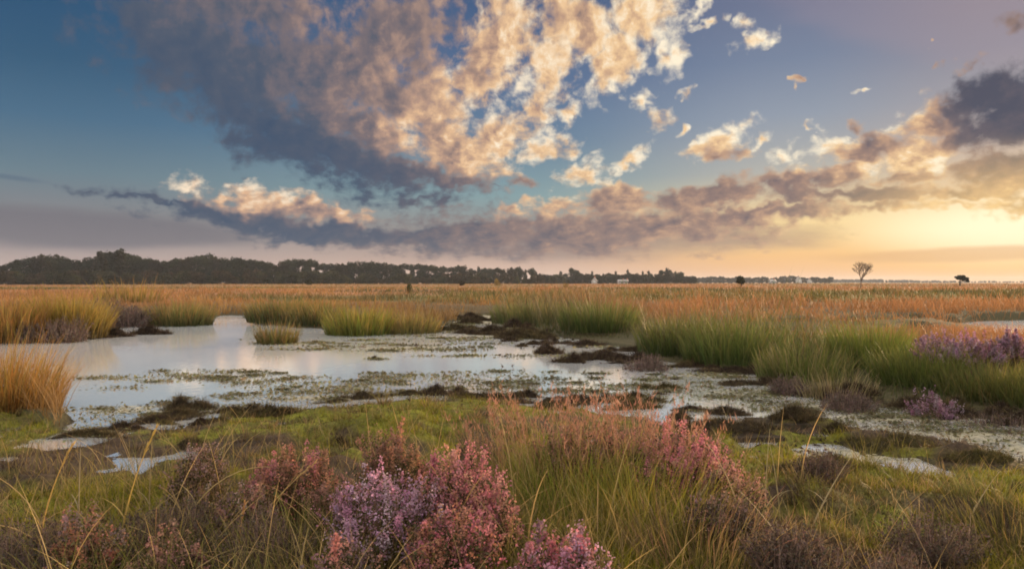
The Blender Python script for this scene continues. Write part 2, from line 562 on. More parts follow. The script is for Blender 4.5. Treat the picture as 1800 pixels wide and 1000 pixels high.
def empty(name, loc, label, cat, group=None, rotz=0.0):
    o = bpy.data.objects.new(name, None)
    o.empty_display_size = 0.2
    o.location = loc
    o.rotation_euler = (0, 0, rotz)
    link(o)
    return tag(o, label, cat, group)


def copy_tree(o, parent=None):
    c = o.copy()
    scene.collection.objects.link(c)
    if parent is not None:
        c.parent = parent
    for ch in o.children:
        copy_tree(ch, c)
    return c


class Build:
    """Collects geometry for one mesh."""

    def __init__(self):
        self.V, self.C, self.F, self.n = [], [], [], 0

    def add(self, V, faces, col):
        V = np.asarray(V, float)
        col = np.broadcast_to(np.asarray(col, float), (len(V), 3))
        self.V.append(V)
        self.C.append(col)
        for f in faces:
            self.F.append(np.asarray(f) + self.n)
        self.n += len(V)

    def mesh(self, name, mat, smooth_shade=False):
        return mesh_from(name, np.concatenate(self.V), self.F, mat, np.concatenate(self.C), smooth_shade)


def blades(B, P0, H, W, lean, az, bend, c0, c1, segs=3, taper=1.3, face=None):
    """Grass blades as curved ribbons. All arguments per blade (arrays) or scalars; colours run from base c0 to tip c1."""
    P0 = np.asarray(P0, float)
    n = len(P0)
    full = lambda v: np.broadcast_to(np.asarray(v, float), (n,)).copy()
    H, W, lean, az, bend = map(full, (H, W, lean, az, bend))
    c0 = np.broadcast_to(np.asarray(c0, float), (n, 3))
    c1 = np.broadcast_to(np.asarray(c1, float), (n, 3))
    fa = rng.uniform(0, 2 * np.pi, n) if face is None else full(face)
    wx, wy = np.cos(fa), np.sin(fa)
    V = np.zeros((n, segs + 1, 2, 3))
    C = np.zeros((n, segs + 1, 2, 3))
    r = np.zeros(n)
    z = np.zeros(n)
    for k in range(segs + 1):
        t = k / segs
        if k:
            th = lean + bend * (t - 0.5 / segs)
            r = r + np.sin(th) * H / segs
            z = z + np.cos(th) * H / segs
        w = W * (1 - t ** taper) + W * 0.08
        c = np.stack([P0[:, 0] + r * np.cos(az), P0[:, 1] + r * np.sin(az), P0[:, 2] + z], 1)
        off = np.stack([wx * w * 0.5, wy * w * 0.5, np.zeros(n)], 1)
        V[:, k, 0], V[:, k, 1] = c - off, c + off
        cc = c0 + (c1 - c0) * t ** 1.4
        C[:, k, 0] = C[:, k, 1] = cc
    i0 = np.arange(n)[:, None] * (2 * (segs + 1)) + np.arange(segs)[None, :] * 2
    F = np.stack([i0, i0 + 1, i0 + 3, i0 + 2], -1).reshape(-1, 4)
    B.add(V.reshape(-1, 3), [F], C.reshape(-1, 3))
    return np.stack([P0[:, 0] + r * np.cos(az), P0[:, 1] + r * np.sin(az), P0[:, 2] + z], 1)


def flakes(B, P0, size, col, flat=0.0, aspect=1.0):
    """Small leaf-like quads of random orientation (flat=1: lying level)."""
    n = len(P0)
    size = np.broadcast_to(np.asarray(size, float), (n,))
    a = rng.normal(size=(n, 3))
    a[:, 2] *= (1 - flat)
    a /= np.linalg.norm(a, axis=1)[:, None] + 1e-9
    b = rng.normal(size=(n, 3))
    b[:, 2] *= (1 - flat)
    b -= (a * b).sum(1)[:, None] * a
    b /= np.linalg.norm(b, axis=1)[:, None] + 1e-9
    a = a * size[:, None] * 0.5 * aspect
    b = b * size[:, None] * 0.5
    V = np.stack([P0 - a, P0 - b * 0.8 + a * 0.1, P0 + a, P0 + b * 0.8 + a * 0.1], 1).reshape(-1, 3)
    F = np.arange(4 * n).reshape(n, 4)
    B.add(V, [F], np.repeat(np.broadcast_to(np.asarray(col, float), (n, 3)), 4, 0))


def tube(B, pts, rad, col, sides=5):
    pts = np.asarray(pts, float)
    rad = np.broadcast_to(np.asarray(rad, float), (len(pts),))
    tang = np.gradient(pts, axis=0)
    tang /= np.linalg.norm(tang, axis=1)[:, None] + 1e-9
    ref = np.where(np.abs(tang[:, 2:3]) > 0.9, np.array([[1.0, 0, 0]]), np.array([[0, 0, 1.0]]))
    u = np.cross(tang, ref)
    u /= np.linalg.norm(u, axis=1)[:, None] + 1e-9
    v = np.cross(tang, u)
    ang = np.arange(sides) * 2 * np.pi / sides
    ring = pts[:, None] + rad[:, None, None] * (u[:, None] * np.cos(ang)[None, :, None] + v[:, None] * np.sin(ang)[None, :, None])
    F = []
    for k in range(len(pts) - 1):
        for s in range(sides):
            F.append([k * sides + s, k * sides + (s + 1) % sides, (k + 1) * sides + (s + 1) % sides, (k + 1) * sides + s])
    B.add(ring.reshape(-1, 3), [np.array(F)], col)


def vary(c, n, amt=0.25, hue=0.08):
    """n variants of a colour: lighter/darker and slightly shifted."""
    c = np.asarray(c, float)
    return np.clip(c * (1 + rng.uniform(-amt, amt, (n, 1))) * (1 + rng.uniform(-hue, hue, (n, 3))), 0, 1)


# ------------------------------------------------------------------ materials
def new_mat(name):
    m = bpy.data.materials.new(name)
    m.use_nodes = True
    t = m.node_tree
    t.nodes.clear()
    return m, t, (lambda kind, **kw: [setattr(n, k, v) for n in [t.nodes.new(kind)] for k, v in kw.items()] and n_last(t) or n_last(t))


def n_last(t):
    return t.nodes[-1]


def plant_mat(name, translucent=0.35, rough=0.6, spec=0.25, scale=30.0, vary_amt=0.35):
    m, t, N = new_mat(name)
    L = t.links.new
    at = N('ShaderNodeAttribute', attribute_name='tint')
    tex = N('ShaderNodeTexCoord')
    nz = N('ShaderNodeTexNoise')
    nz.inputs['Scale'].default_value = scale
    nz.inputs['Detail'].default_value = 1.0
    L(tex.outputs['Object'], nz.inputs['Vector'])
    mr = N('ShaderNodeMapRange')
    L(nz.outputs[0], mr.inputs[0])
    mr.inputs[1].default_value, mr.inputs[2].default_value = 0.3, 0.7
    mr.inputs[3].default_value, mr.inputs[4].default_value = 1 - vary_amt, 1 + vary_amt
    mx = N('ShaderNodeVectorMath', operation='SCALE')
    L(at.outputs['Color'], mx.inputs[0])
    L(mr.outputs[0], mx.inputs['Scale'])
    p = N('ShaderNodeBsdfPrincipled')
    L(mx.outputs[0], p.inputs['Base Color'])
    p.inputs['Roughness'].default_value = rough
    p.inputs['Specular IOR Level'].default_value = spec
    out = N('ShaderNodeOutputMaterial')
    if translucent > 0:
        tr = N('ShaderNodeBsdfTranslucent')
        L(mx.outputs[0], tr.inputs['Color'])
        ms = N('ShaderNodeMixShader')
        ms.inputs[0].default_value = translucent
        L(p.outputs[0], ms.inputs[1])
        L(tr.outputs[0], ms.inputs[2])
        L(ms.outputs[0], out.inputs[0])
    else:
        L(p.outputs[0], out.inputs[0])
    return m


GRASS = plant_mat('grass_blade', 0.45, 0.55, 0.3, 1.2, 0.25)
HEATH = plant_mat('heather_leaf', 0.3, 0.7, 0.15, 18.0, 0.35)
FLOWER = plant_mat('heather_flower', 0.5, 0.6, 0.15, 25.0, 0.25)
PEAT_PLANT = plant_mat('dark_twig', 0.15, 0.8, 0.15, 14.0, 0.4)
LEAF = plant_mat('tree_leaf', 0.25, 0.7, 0.1, 0.35, 0.45)
WOOD = plant_mat('bark', 0.0, 0.85, 0.1, 4.0, 0.3)
PLASTER = plant_mat('house_plaster', 0.0, 0.8, 0.2, 0.5, 0.05)

# ------------------------------------------------------------------ ground sheet
def axis(fine0, fine1, fstep, mid0, mid1, mstep, far0, far1, growth):
    a = list(np.arange(fine0, fine1, fstep))
    x = fine1
    while x < mid1:
        a.append(x)
        x += mstep
    st = mstep
    while x < far1:
        a.append(x)
        st *= growth
        x += st
    a.append(far1)
    x = fine0
    while x > mid0:
        x -= mstep
        a.append(x)
    st = mstep
    while x > far0:
        st *= growth
        x -= st
        a.append(max(x, far0))
    return np.unique(np.round(a, 4))


GX = axis(-7.5, 8.5, 0.06, -40, 40, 0.25, -3000, 3000, 1.16)
GY = axis(1.6, 13.0, 0.06, 1.0, 60, 0.25, -120, 3200, 1.14)
XX, YY = np.meshgrid(GX, GY)
HH, SD, NEAR = lie(XX, YY)
nx, ny = len(GX), len(GY)
ii = (np.arange(ny - 1)[:, None] * nx + np.arange(nx - 1)[None, :]).ravel()
GF = np.stack([ii, ii + 1, ii + nx + 1, ii + nx], 1)


def moss_mix(x, y):
    """How mossy (1) or peaty (0) the wet flats are."""
    return sstep(fbm(x, y, 0.9, 4, 21) + 0.5 * (fbm(x, y, 4.0, 3, 22) - 0.5), 0.30, 0.52)


def moor_green(x, y):
    """Green sedge patches in the rust-coloured moor."""
    return sstep(fbm(x * 0.35, y * 0.9, 0.07, 4, 31), 0.50, 0.62)


moss = moss_mix(XX, YY)[..., None]
mg = moor_green(XX, YY)[..., None]
fine = fbm(XX, YY, 7.0, 3, 25)[..., None]
c_moss = np.array([0.105, 0.108, 0.010]) * (0.30 + 1.4 * fine)
c_peat = np.array([0.045, 0.030, 0.018]) * (0.6 + 0.8 * fine)
c_near = c_peat + (c_moss - c_peat) * moss
c_moor = np.array([0.27, 0.14, 0.075]) * (1 - mg) + np.array([0.12, 0.11, 0.03]) * mg
c_moor = c_moor * (0.7 + 0.6 * fbm(XX * 0.3, YY, 0.3, 3, 26)[..., None])
far_w = sstep(YY, 25, 60)[..., None]
c_far = np.array([0.05, 0.045, 0.02]) * (1 - far_w) + c_moor * far_w
GC = np.where(NEAR[..., None], c_near, c_far)
GC = np.where((SD > 0)[..., None], np.array([0.03, 0.026, 0.016]), GC)


def ground_mat():
    m, t, N = new_mat('moor_soil')
    L = t.links.new
    at = N('ShaderNodeAttribute', attribute_name='tint')
    tex = N('ShaderNodeTexCoord')
    n1 = N('ShaderNodeTexNoise')
    n1.inputs['Scale'].default_value = 22.0
    n1.inputs['Detail'].default_value = 5.0
    n1.inputs['Roughness'].default_value = 0.65
    L(tex.outputs['Object'], n1.inputs['Vector'])
    mr = N('ShaderNodeMapRange')
    L(n1.outputs[0], mr.inputs[0])
    mr.inputs[1].default_value, mr.inputs[2].default_value = 0.3, 0.7
    mr.inputs[3].default_value, mr.inputs[4].default_value = 0.5, 1.5
    mx = N('ShaderNodeVectorMath', operation='SCALE')
    L(at.outputs['Color'], mx.inputs[0])
    L(mr.outputs[0], mx.inputs['Scale'])
    p = N('ShaderNodeBsdfPrincipled')
    L(mx.outputs[0], p.inputs['Base Color'])
    p.inputs['Roughness'].default_value = 0.8
    p.inputs['Specular IOR Level'].default_value = 0.15
    bp = N('ShaderNodeBump')
    bp.inputs['Strength'].default_value = 0.7
    bp.inputs['Distance'].default_value = 0.02
    L(n1.outputs[0], bp.inputs['Height'])
    L(bp.outputs[0], p.inputs['Normal'])
    out = N('ShaderNodeOutputMaterial')
    L(p.outputs[0], out.inputs[0])
    return m


gm = mesh_from('ground', np.stack([XX, YY, HH], -1).reshape(-1, 3), [GF], ground_mat(), GC.reshape(-1, 3), True)
tag(obj('ground', gm), kind='structure')

# ------------------------------------------------------------------ water with a skin of floating weed
FILM_SPOTS = [(300, 668, 1.2, 0.35, 0.55), (430, 668, 0.8, 0.3, 0.5), (520, 604, 1.0, 0.8, 0.6), (730, 612, 1.9, 1.6, 0.6), (230, 720, 1.0, 0.45, 0.62), (700, 690, 2.2, 0.5, 0.45),
              (560, 700, 1.2, 0.4, 0.62), (850, 590, 2.5, 3.0, 0.55), (870, 560, 2.2, 5.0, 0.9), (1060, 655, 1.5, 0.7, 0.42), (1330, 690, 1.6, 0.7, 0.55), (1560, 735, 1.2, 0.55, 0.6),
              (1720, 765, 1.2, 0.6, 0.62), (1900, 800, 1.5, 0.8, 0.65), (1250, 660, 1.3, 0.5, 0.55), (1450, 715, 0.9, 0.35, 0.6), (1500, 800, 1.6, 0.5, 0.62), (1250, 720, 0.9, 0.3, 0.4), (1600, 752, 1.0, 0.3, 0.55)]


def film_weight(x, y):
    f = np.zeros_like(x)
    for (px, py, ra, rb, w) in FILM_SPOTS:
        cx, cy = gp(px, py)
        f = np.maximum(f, w * np.exp(-((x - cx) / ra) ** 2 - ((y - cy) / rb) ** 2))
    return f


def water_mat():
    m, t, N = new_mat('bog_water')
    L = t.links.new
    tex = N('ShaderNodeTexCoord')
    at = N('ShaderNodeAttribute', attribute_name='tint')
    sep = N('ShaderNodeSeparateColor')
    L(at.outputs['Color'], sep.inputs[0])
    mp = N('ShaderNodeMapping')
    mp.inputs['Scale'].default_value = (1.0, 0.55, 1.0)
    L(tex.outputs['Object'], mp.inputs['Vector'])
    n1 = N('ShaderNodeTexNoise')
    n1.inputs['Scale'].default_value = 9.0
    n1.inputs['Detail'].default_value = 3.0
    L(mp.outputs[0], n1.inputs['Vector'])
    bp = N('ShaderNodeBump')
    bp.inputs['Strength'].default_value = 0.09
    bp.inputs['Distance'].default_value = 0.02
    L(n1.outputs[0], bp.inputs['Height'])
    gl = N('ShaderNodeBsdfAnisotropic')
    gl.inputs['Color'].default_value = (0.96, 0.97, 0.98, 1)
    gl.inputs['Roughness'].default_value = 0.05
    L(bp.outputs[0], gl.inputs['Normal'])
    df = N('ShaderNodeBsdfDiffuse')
    df.inputs['Color'].default_value = (0.70, 0.74, 0.76, 1)  # bright sky reflection put in as a pale diffuse colour
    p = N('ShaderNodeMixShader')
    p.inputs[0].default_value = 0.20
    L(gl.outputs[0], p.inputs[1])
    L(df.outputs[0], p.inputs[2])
    ruf = N('ShaderNodeBsdfAnisotropic')
    ruf.inputs['Color'].default_value = (0.95, 0.95, 0.95, 1)
    ruf.inputs['Roughness'].default_value = 0.30
    calm = N('ShaderNodeMixShader')
    nr = N('ShaderNodeTexNoise')
    nr.inputs['Scale'].default_value = 0.35
    nr.inputs['Detail'].default_value = 3.0
    L(mp.outputs[0], nr.inputs['Vector'])
    rr = N('ShaderNodeMapRange')
    L(nr.outputs[0], rr.inputs[0])
    rr.inputs[1].default_value, rr.inputs[2].default_value = 0.38, 0.62
    rr.inputs[3].default_value, rr.inputs[4].default_value = 0.0, 0.14
    L(rr.outputs[0], calm.inputs[0])
    L(p.outputs[0], calm.inputs[1])
    L(ruf.outputs[0], calm.inputs[2])
    # weed skin: broken flecks, dense where the tint's red is high
    n2 = N('ShaderNodeTexNoise')
    n2.inputs['Scale'].default_value = 9.0
    n2.inputs['Detail'].default_value = 7.0
    n2.inputs['Roughness'].default_value = 0.68
    L(mp.outputs[0], n2.inputs['Vector'])
    ad = N('ShaderNodeMath', operation='ADD')
    L(sep.outputs[0], ad.inputs[0])
    L(n2.outputs[0], ad.inputs[1])
    mr = N('ShaderNodeMapRange', interpolation_type='SMOOTHSTEP')
    L(ad.outputs[0], mr.inputs[0])
    mr.inputs[1].default_value, mr.inputs[2].default_value = 0.93, 1.12
    n3 = N('ShaderNodeTexNoise')
    n3.inputs['Scale'].default_value = 16.0
    n3.inputs['Detail'].default_value = 4.0
    L(tex.outputs['Object'], n3.inputs['Vector'])
    cr = N('ShaderNodeValToRGB')
    cr.color_ramp.elements[0].position, cr.color_ramp.elements[0].color = 0.35, (0.20, 0.185, 0.10, 1)
    cr.color_ramp.elements[1].position, cr.color_ramp.elements[1].color = 0.65, (0.40, 0.37, 0.26, 1)
    L(n3.outputs[0], cr.inputs[0])
    q = N('ShaderNodeBsdfPrincipled')
    L(cr.outputs[0], q.inputs['Base Color'])
    q.inputs['Roughness'].default_value = 0.35
    q.inputs['Specular IOR Level'].default_value = 0.5
    b2 = N('ShaderNodeBump')
    b2.inputs['Strength'].default_value = 0.5
    b2.inputs['Distance'].default_value = 0.01
    L(n3.outputs[0], b2.inputs['Height'])
    L(b2.outputs[0], q.inputs['Normal'])
    ms = N('ShaderNodeMixShader')
    L(mr.outputs[0], ms.inputs[0])
    L(calm.outputs[0], ms.inputs[1])
    L(q.outputs[0], ms.inputs[2])
    out = N('ShaderNodeOutputMaterial')
    L(ms.outputs[0], out.inputs[0])
    return m


wx = np.arange(-40, 40.1, 0.25)
wy = np.concatenate([np.arange(2.4, 12, 0.12), np.arange(12, 62, 0.4)])
WX, WY = np.meshgrid(wx, wy)
fw = film_weight(WX, WY)
ii = (np.arange(len(wy) - 1)[:, None] * len(wx) + np.arange(len(wx) - 1)[None, :]).ravel()
WF = np.stack([ii, ii + 1, ii + len(wx) + 1, ii + len(wx)], 1)
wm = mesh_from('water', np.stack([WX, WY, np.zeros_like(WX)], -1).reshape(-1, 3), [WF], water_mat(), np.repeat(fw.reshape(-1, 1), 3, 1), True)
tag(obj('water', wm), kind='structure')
# ------------------------------------------------------------------ moor grass and bank grass (uncountable)
def scatter_view(n, d0, d1, u=1.05):
    """Points thinning out with distance (even coverage at any distance)."""
    d = np.exp(rng.uniform(math.log(d0), math.log(d1), n))
    return rng.uniform(-u, u, n) * d, d


STRAW = np.array([0.42, 0.29, 0.13])
RUST = np.array([0.40, 0.185, 0.08])
RUSTB = np.array([0.20, 0.10, 0.035])
GREEN = np.array([0.10, 0.125, 0.025])
GREENT = np.array([0.125, 0.14, 0.034])
DARKB = np.array([0.045, 0.04, 0.018])
OCHRE = np.array([0.40, 0.25, 0.05])

xs, ys = scatter_view(380000, 6.0, 520.0, 1.33)
hs, sds, nears = lie(xs, ys)
px_, py_ = to_photo(xs, ys)
keep = (~nears) & (hs > 0.015)
dens = 0.15 + 1.2 * fbm(xs, ys, 0.5, 3, 51)
keep &= rng.uniform(0, 1, len(xs)) < dens
# the peat shelf by the inlet stays bare
cx, cy = gp(1010, 606)
keep &= ~((((xs - cx) / 1.6) ** 2 + ((ys - cy) / 1.3) ** 2) < 1)
xs, ys, hs, sds = xs[keep], ys[keep], hs[keep], sds[keep]
n = len(xs)
east = sstep(xs / ys, -0.12, 0.05)                            # the west bank is rustier
bank = 1 - sstep(-sds + 1.6 * (fbm(xs, ys, 0.5, 3, 53) - 0.5), 1.2, 3.6)
mgw = moor_green(xs, ys)
g = np.clip(np.maximum(bank * (0.35 + 0.65 * east), mgw * sstep(ys, 25, 45) * 0.85), 0, 1)[:, None]
# sedge hollows out on the plain: green and darker than the rust around them
hollow = np.zeros(n)
for (px, py, ra, rb) in ((1400, 528, 4.2, 7.0), (1560, 532, 4.0, 6.0), (1700, 536, 5.0, 6.0), (1820, 534, 4.0, 6.0), (1290, 516, 9.0, 16.0), (1150, 512, 12.0, 20.0), (700, 516, 9.0, 14.0), (800, 524, 6.0, 8.0), (1640, 520, 9.0, 12.0), (100, 512, 9.0, 12.0)):
    cx, cy = gp(px, py)
    hollow = np.maximum(hollow, np.exp(-((xs - cx) / ra) ** 2 - ((ys - cy) / rb) ** 2))
hollow = sstep(hollow + 0.6 * (fbm(xs, ys, 0.4, 3, 63) - 0.5), 0.25, 0.65)
g = np.maximum(g, hollow[:, None])
pale = sstep(ys, 110, 300)[:, None]  # distance haze put into the grass tips as a paler colour
och = (sstep(fbm(xs, ys, 0.25, 3, 55), 0.45, 0.6) * (1 - east))[:, None]
tip = RUST * (1 - g) + GREENT * g
tip = tip * (1 - 0.7 * och * (1 - g)) + OCHRE * 0.7 * och * (1 - g)
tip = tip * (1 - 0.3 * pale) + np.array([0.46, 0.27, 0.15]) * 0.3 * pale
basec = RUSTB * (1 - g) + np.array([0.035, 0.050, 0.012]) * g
mixk = (rng.uniform(0, 1, n) < 0.22)[:, None] & (g > 0.4)
tip = np.where(mixk, np.where((rng.uniform(0, 1, n) < 0.5)[:, None], STRAW * 0.75, RUST * 0.7), tip)
brown = (sstep(fbm(xs * 0.6, ys, 0.16, 4, 58), 0.5, 0.62) * 0.75)[:, None]
tip = tip * (1 - brown) + np.array([0.15, 0.095, 0.06]) * brown
tip = tip * (1 - 0.35 * hollow[:, None])
v = rng.uniform(0.78, 1.2, (n, 1)) * (0.7 + 0.6 * fbm(xs, ys, 0.9, 2, 59))[:, None]
hgt = (0.12 + 0.85 * sstep(fbm(xs, ys, 0.33, 4, 57, 0.6), 0.28, 0.72)) * rng.uniform(0.45, 1.2, n)
hgt *= np.where(rng.uniform(0, 1, n) < 0.05, 1.35, 1.0)
hgt *= (1 - 0.35 * sstep(ys, 60, 200)) * (1 - 0.22 * (1 - east))
hgt *= 0.8
hgt *= 1 + 0.55 * bank * east * (1 - sstep(xs / ys, 0.30, 0.45))
qx, qy = gp(1800, 600)
hgt *= 1 - 0.42 * sstep(xs / ys, 0.36, 0.55) * (1 - sstep(ys, 13, 22))
hgt *= 1 - 0.86 * np.exp(-((xs - qx) / 4.8) ** 2 - ((ys - qy - 1.0) / 2.6) ** 2)
B = Build()
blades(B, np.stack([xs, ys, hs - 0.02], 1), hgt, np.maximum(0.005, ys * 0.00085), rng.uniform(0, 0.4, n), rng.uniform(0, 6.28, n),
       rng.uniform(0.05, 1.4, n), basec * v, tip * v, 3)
tag(obj('moor_grass', B.mesh('moor_grass', GRASS)), kind='stuff')

# moss, sedge and stubble on the wet flats in front
n = 430000
pxr, pyr = rng.uniform(-550, 2300, n), 690 + 520 * rng.uniform(0, 1, n) ** 1.3
xs, ys = gp(pxr, pyr)
hs, sds, nears = lie(xs, ys)
mm = moss_mix(xs, ys)
keep = nears & (hs > 0.004) & (rng.uniform(0, 1, n) < 0.35 + 0.65 * mm)
xs, ys, hs, mm, sds = xs[keep], ys[keep], hs[keep], mm[keep], sds[keep]
n = len(xs)
lush = (sstep(0.55 * fbm(xs, ys, 1.3, 3, 61) + 0.45 * fbm(xs, ys, 5.5, 3, 62), 0.44, 0.58))[:, None]
c1 = np.array([0.050, 0.040, 0.012]) * (1 - lush) + np.array([0.25, 0.235, 0.012]) * lush
c1 = c1 * mm[:, None] + np.array([0.10, 0.065, 0.04]) * (1 - mm[:, None])
dry = (rng.uniform(0, 1, n) < 0.06)[:, None]
c1 = np.where(dry, STRAW * 0.8, c1) * rng.uniform(0.6, 1.35, (n, 1))
tall = np.exp(rng.normal(0, 0.45, n))
B = Build()
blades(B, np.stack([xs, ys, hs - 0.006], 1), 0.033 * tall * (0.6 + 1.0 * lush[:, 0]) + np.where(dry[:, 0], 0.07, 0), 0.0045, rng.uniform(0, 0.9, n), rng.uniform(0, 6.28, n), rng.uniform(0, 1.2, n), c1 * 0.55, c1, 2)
tag(obj('moss', B.mesh('moss', GRASS)), kind='stuff')

# loose grass of the foreground
n = 34000
ys = rng.uniform(2.2, 6.4, n)
xs = rng.uniform(-1.2, 1.2, n) * ys
clump = fbm(xs, ys, 1.6, 3, 71)
hs, sds, nears = lie(xs, ys)
fore = 1 - sstep(ys, 3.6, 5.6)
left = 1 - sstep(xs / ys, 0.02, 0.24)
keep = nears & (hs > 0.0) & (rng.uniform(0, 1, n) < sstep(clump, 0.34, 0.6) * (0.10 + 0.9 * fore) * (0.07 + 0.93 * left))
xs, ys, hs = xs[keep], ys[keep], hs[keep]
n = len(xs)
w = sstep(fbm(xs, ys, 1.1, 3, 73) + rng.normal(0, 0.08, n), 0.4, 0.6)[:, None]
tip = (np.array([0.17, 0.17, 0.035]) * (1 - w) + np.array([0.36, 0.25, 0.09]) * w) * rng.uniform(0.7, 1.3, (n, 1))
B = Build()
blades(B, np.stack([xs, ys, hs - 0.02], 1), rng.uniform(0.14, 0.44, n), rng.uniform(0.002, 0.0045, n), rng.uniform(0, 0.35, n), rng.uniform(0, 6.28, n), rng.uniform(0.1, 1.3, n),
       np.array([0.07, 0.075, 0.02]), tip, 5)
k = rng.integers(0, n, 420)
blades(B, np.stack([xs[k], ys[k], hs[k] - 0.02], 1), rng.uniform(0.35, 0.62, 420), rng.uniform(0.003, 0.006, 420), rng.uniform(0, 0.5, 420), rng.uniform(0, 6.28, 420), rng.uniform(0.2, 1.7, 420),
       np.array([0.22, 0.16, 0.07]), vary((0.46, 0.32, 0.13), 420, 0.3), 7, taper=2.5)
tag(obj('loose_grass', B.mesh('loose_grass', GRASS)), kind='stuff')

# floating weed: small pads on the water
B = Build()
P, S = [], []
SHORE_SPOTS = [(k, float(np.interp(k, NEAR_X, NEAR_Y)) - 14 - (i % 3) * 9, 0.7, 0.18, 0.45 if k < 520 else 0.8) for i, k in enumerate(range(130, 1700, 75))]
for (px, py, ra, rb, w) in FILM_SPOTS + SHORE_SPOTS + [(1300, 680, 1.0, 0.3, 0.9), (1520, 728, 0.9, 0.3, 0.9), (1680, 760, 0.8, 0.3, 0.9), (340, 662, 0.8, 0.25, 0.7), (470, 664, 0.7, 0.25, 0.7)]:
    cx, cy = gp(px, py)
    for _ in range(int(5 + 9 * ra * rb ** 0.5 * w)):
        mx, my = cx + rng.normal(0, ra * 0.75), cy + rng.normal(0, rb * 1.3)
        ex = rng.uniform(0.05, 0.26) * max(1.0, my / 10)
        k = int(rng.uniform(40, 170))
        x, y = mx + rng.normal(0, ex, k), my + rng.normal(0, ex * 0.55, k)
        h = height(x, y)
        ok = (h < 0.004) & (y > 3.0)
        P.append(np.stack([x[ok], y[ok], rng.uniform(0.002, 0.022, ok.sum())], 1))
        S.append(rng.uniform(0.010, 0.040, ok.sum()) * np.clip(y[ok] / 9, 0.8, 2.4))
P, S = np.concatenate(P), np.concatenate(S)
flakes(B, P, S, vary((0.115, 0.105, 0.05), len(P), 0.45, 0.15), 0.75, 1.5)
tag(obj('floating_weed', B.mesh('floating_weed', GRASS)), kind='stuff')


# little tufts of cotton grass and sedge dotted over the flats
m = 1900
pxr, pyr = rng.uniform(-550, 2300, m), 695 + 420 * rng.uniform(0, 1, m) ** 1.2
tx, ty = gp(pxr, pyr)
th, tsd, tn = lie(tx, ty)
kind = fbm(tx, ty, 0.8, 3, 95)
ok = tn & (th > -0.02) & (rng.uniform(0, 1, m) < 0.35 + 0.65 * sstep(fbm(tx, ty, 1.2, 2, 96), 0.4, 0.6))
tx, ty, th, kind = tx[ok], ty[ok], th[ok], kind[ok]
B = Build()
k = np.repeat(np.arange(len(tx)), 34)
n = len(k)
rr = 0.055 * np.exp(rng.normal(0, 0.5, len(tx)))[k] * np.sqrt(rng.uniform(0, 1, n))
aa = rng.uniform(0, 6.28, n)
size = np.exp(rng.normal(0, 0.4, len(tx)))[k]
kc = sstep(kind + rng.normal(0, 0.06, len(tx)), 0.4, 0.6)[k][:, None]
tuft_c = np.array([0.085, 0.055, 0.035]) * (1 - kc) + np.array([0.17, 0.15, 0.03]) * kc
tuft_c = np.where((rng.uniform(0, 1, len(tx)) < 0.25)[k][:, None], np.array([0.26, 0.17, 0.07]), tuft_c)
blades(B, np.stack([tx[k] + rr * np.cos(aa), ty[k] + rr * np.sin(aa), th[k] - 0.01], 1), 0.085 * size * rng.uniform(0.5, 1.2, n), 0.0042 * np.clip(ty[k] / 5, 0.8, 1.6), rng.uniform(0.1, 0.8, n), aa,
       rng.uniform(0.1, 1.0, n), tuft_c * 0.5, tuft_c * rng.uniform(0.6, 1.4, (n, 1)), 3)
tag(obj('sedge_stubble', B.mesh('sedge_stubble', GRASS)), kind='stuff')

# dark peat crumbs and drowned roots along the water's edge
n = 60000
pxr, pyr = rng.uniform(-200, 2000, n), 545 + 400 * rng.uniform(0, 1, n)
xs, ys = gp(pxr, pyr)
hs, sds, nears = lie(xs, ys)
edge_w = np.exp(-(hs / 0.03) ** 2) * sstep(fbm(xs, ys, 1.4, 4, 91), 0.42, 0.62)
cx, cy = gp(1040, 622)
shelf = 0.35 * np.exp(-((xs - cx) / 1.7) ** 2 - ((ys - cy) / 1.2) ** 2) * sstep(fbm(xs, ys, 2.2, 3, 92), 0.4, 0.55)
keep = rng.uniform(0, 1, n) < np.maximum(edge_w * 0.8, shelf)
xs, ys, hs = xs[keep], ys[keep], hs[keep]
n = len(xs)
B = Build()
P = np.stack([xs, ys, np.maximum(hs, 0.0) + 0.004], 1)
blades(B, P, rng.uniform(0.01, 0.06, n) * np.clip(ys / 9, 0.7, 1.8), 0.006 * np.clip(ys / 6, 1, 3), rng.uniform(0.2, 1.4, n), rng.uniform(0, 6.28, n), 0.3, np.array([0.03, 0.022, 0.015]), vary((0.06, 0.045, 0.028), n, 0.5, 0.2), 2)
flakes(B, P, rng.uniform(0.01, 0.05, n) * np.clip(ys / 8, 0.7, 2.0), vary((0.045, 0.033, 0.022), n, 0.5, 0.2), 0.6, 1.5)
tag(obj('peat_litter', B.mesh('peat_litter', PEAT_PLANT)), kind='stuff')


# ------------------------------------------------------------------ single plants
def at(px, ytop, hgt, d):
    """Base point of a plant of height hgt at distance d, under photograph column px."""
    x = (px - 900) / FPX * d
    return x, d, float(height([x], [d])[0])


def dist_for(ytop, hgt, z=0.06):
    return (EYE - hgt - z) * FPX / (ytop - HORIZON)


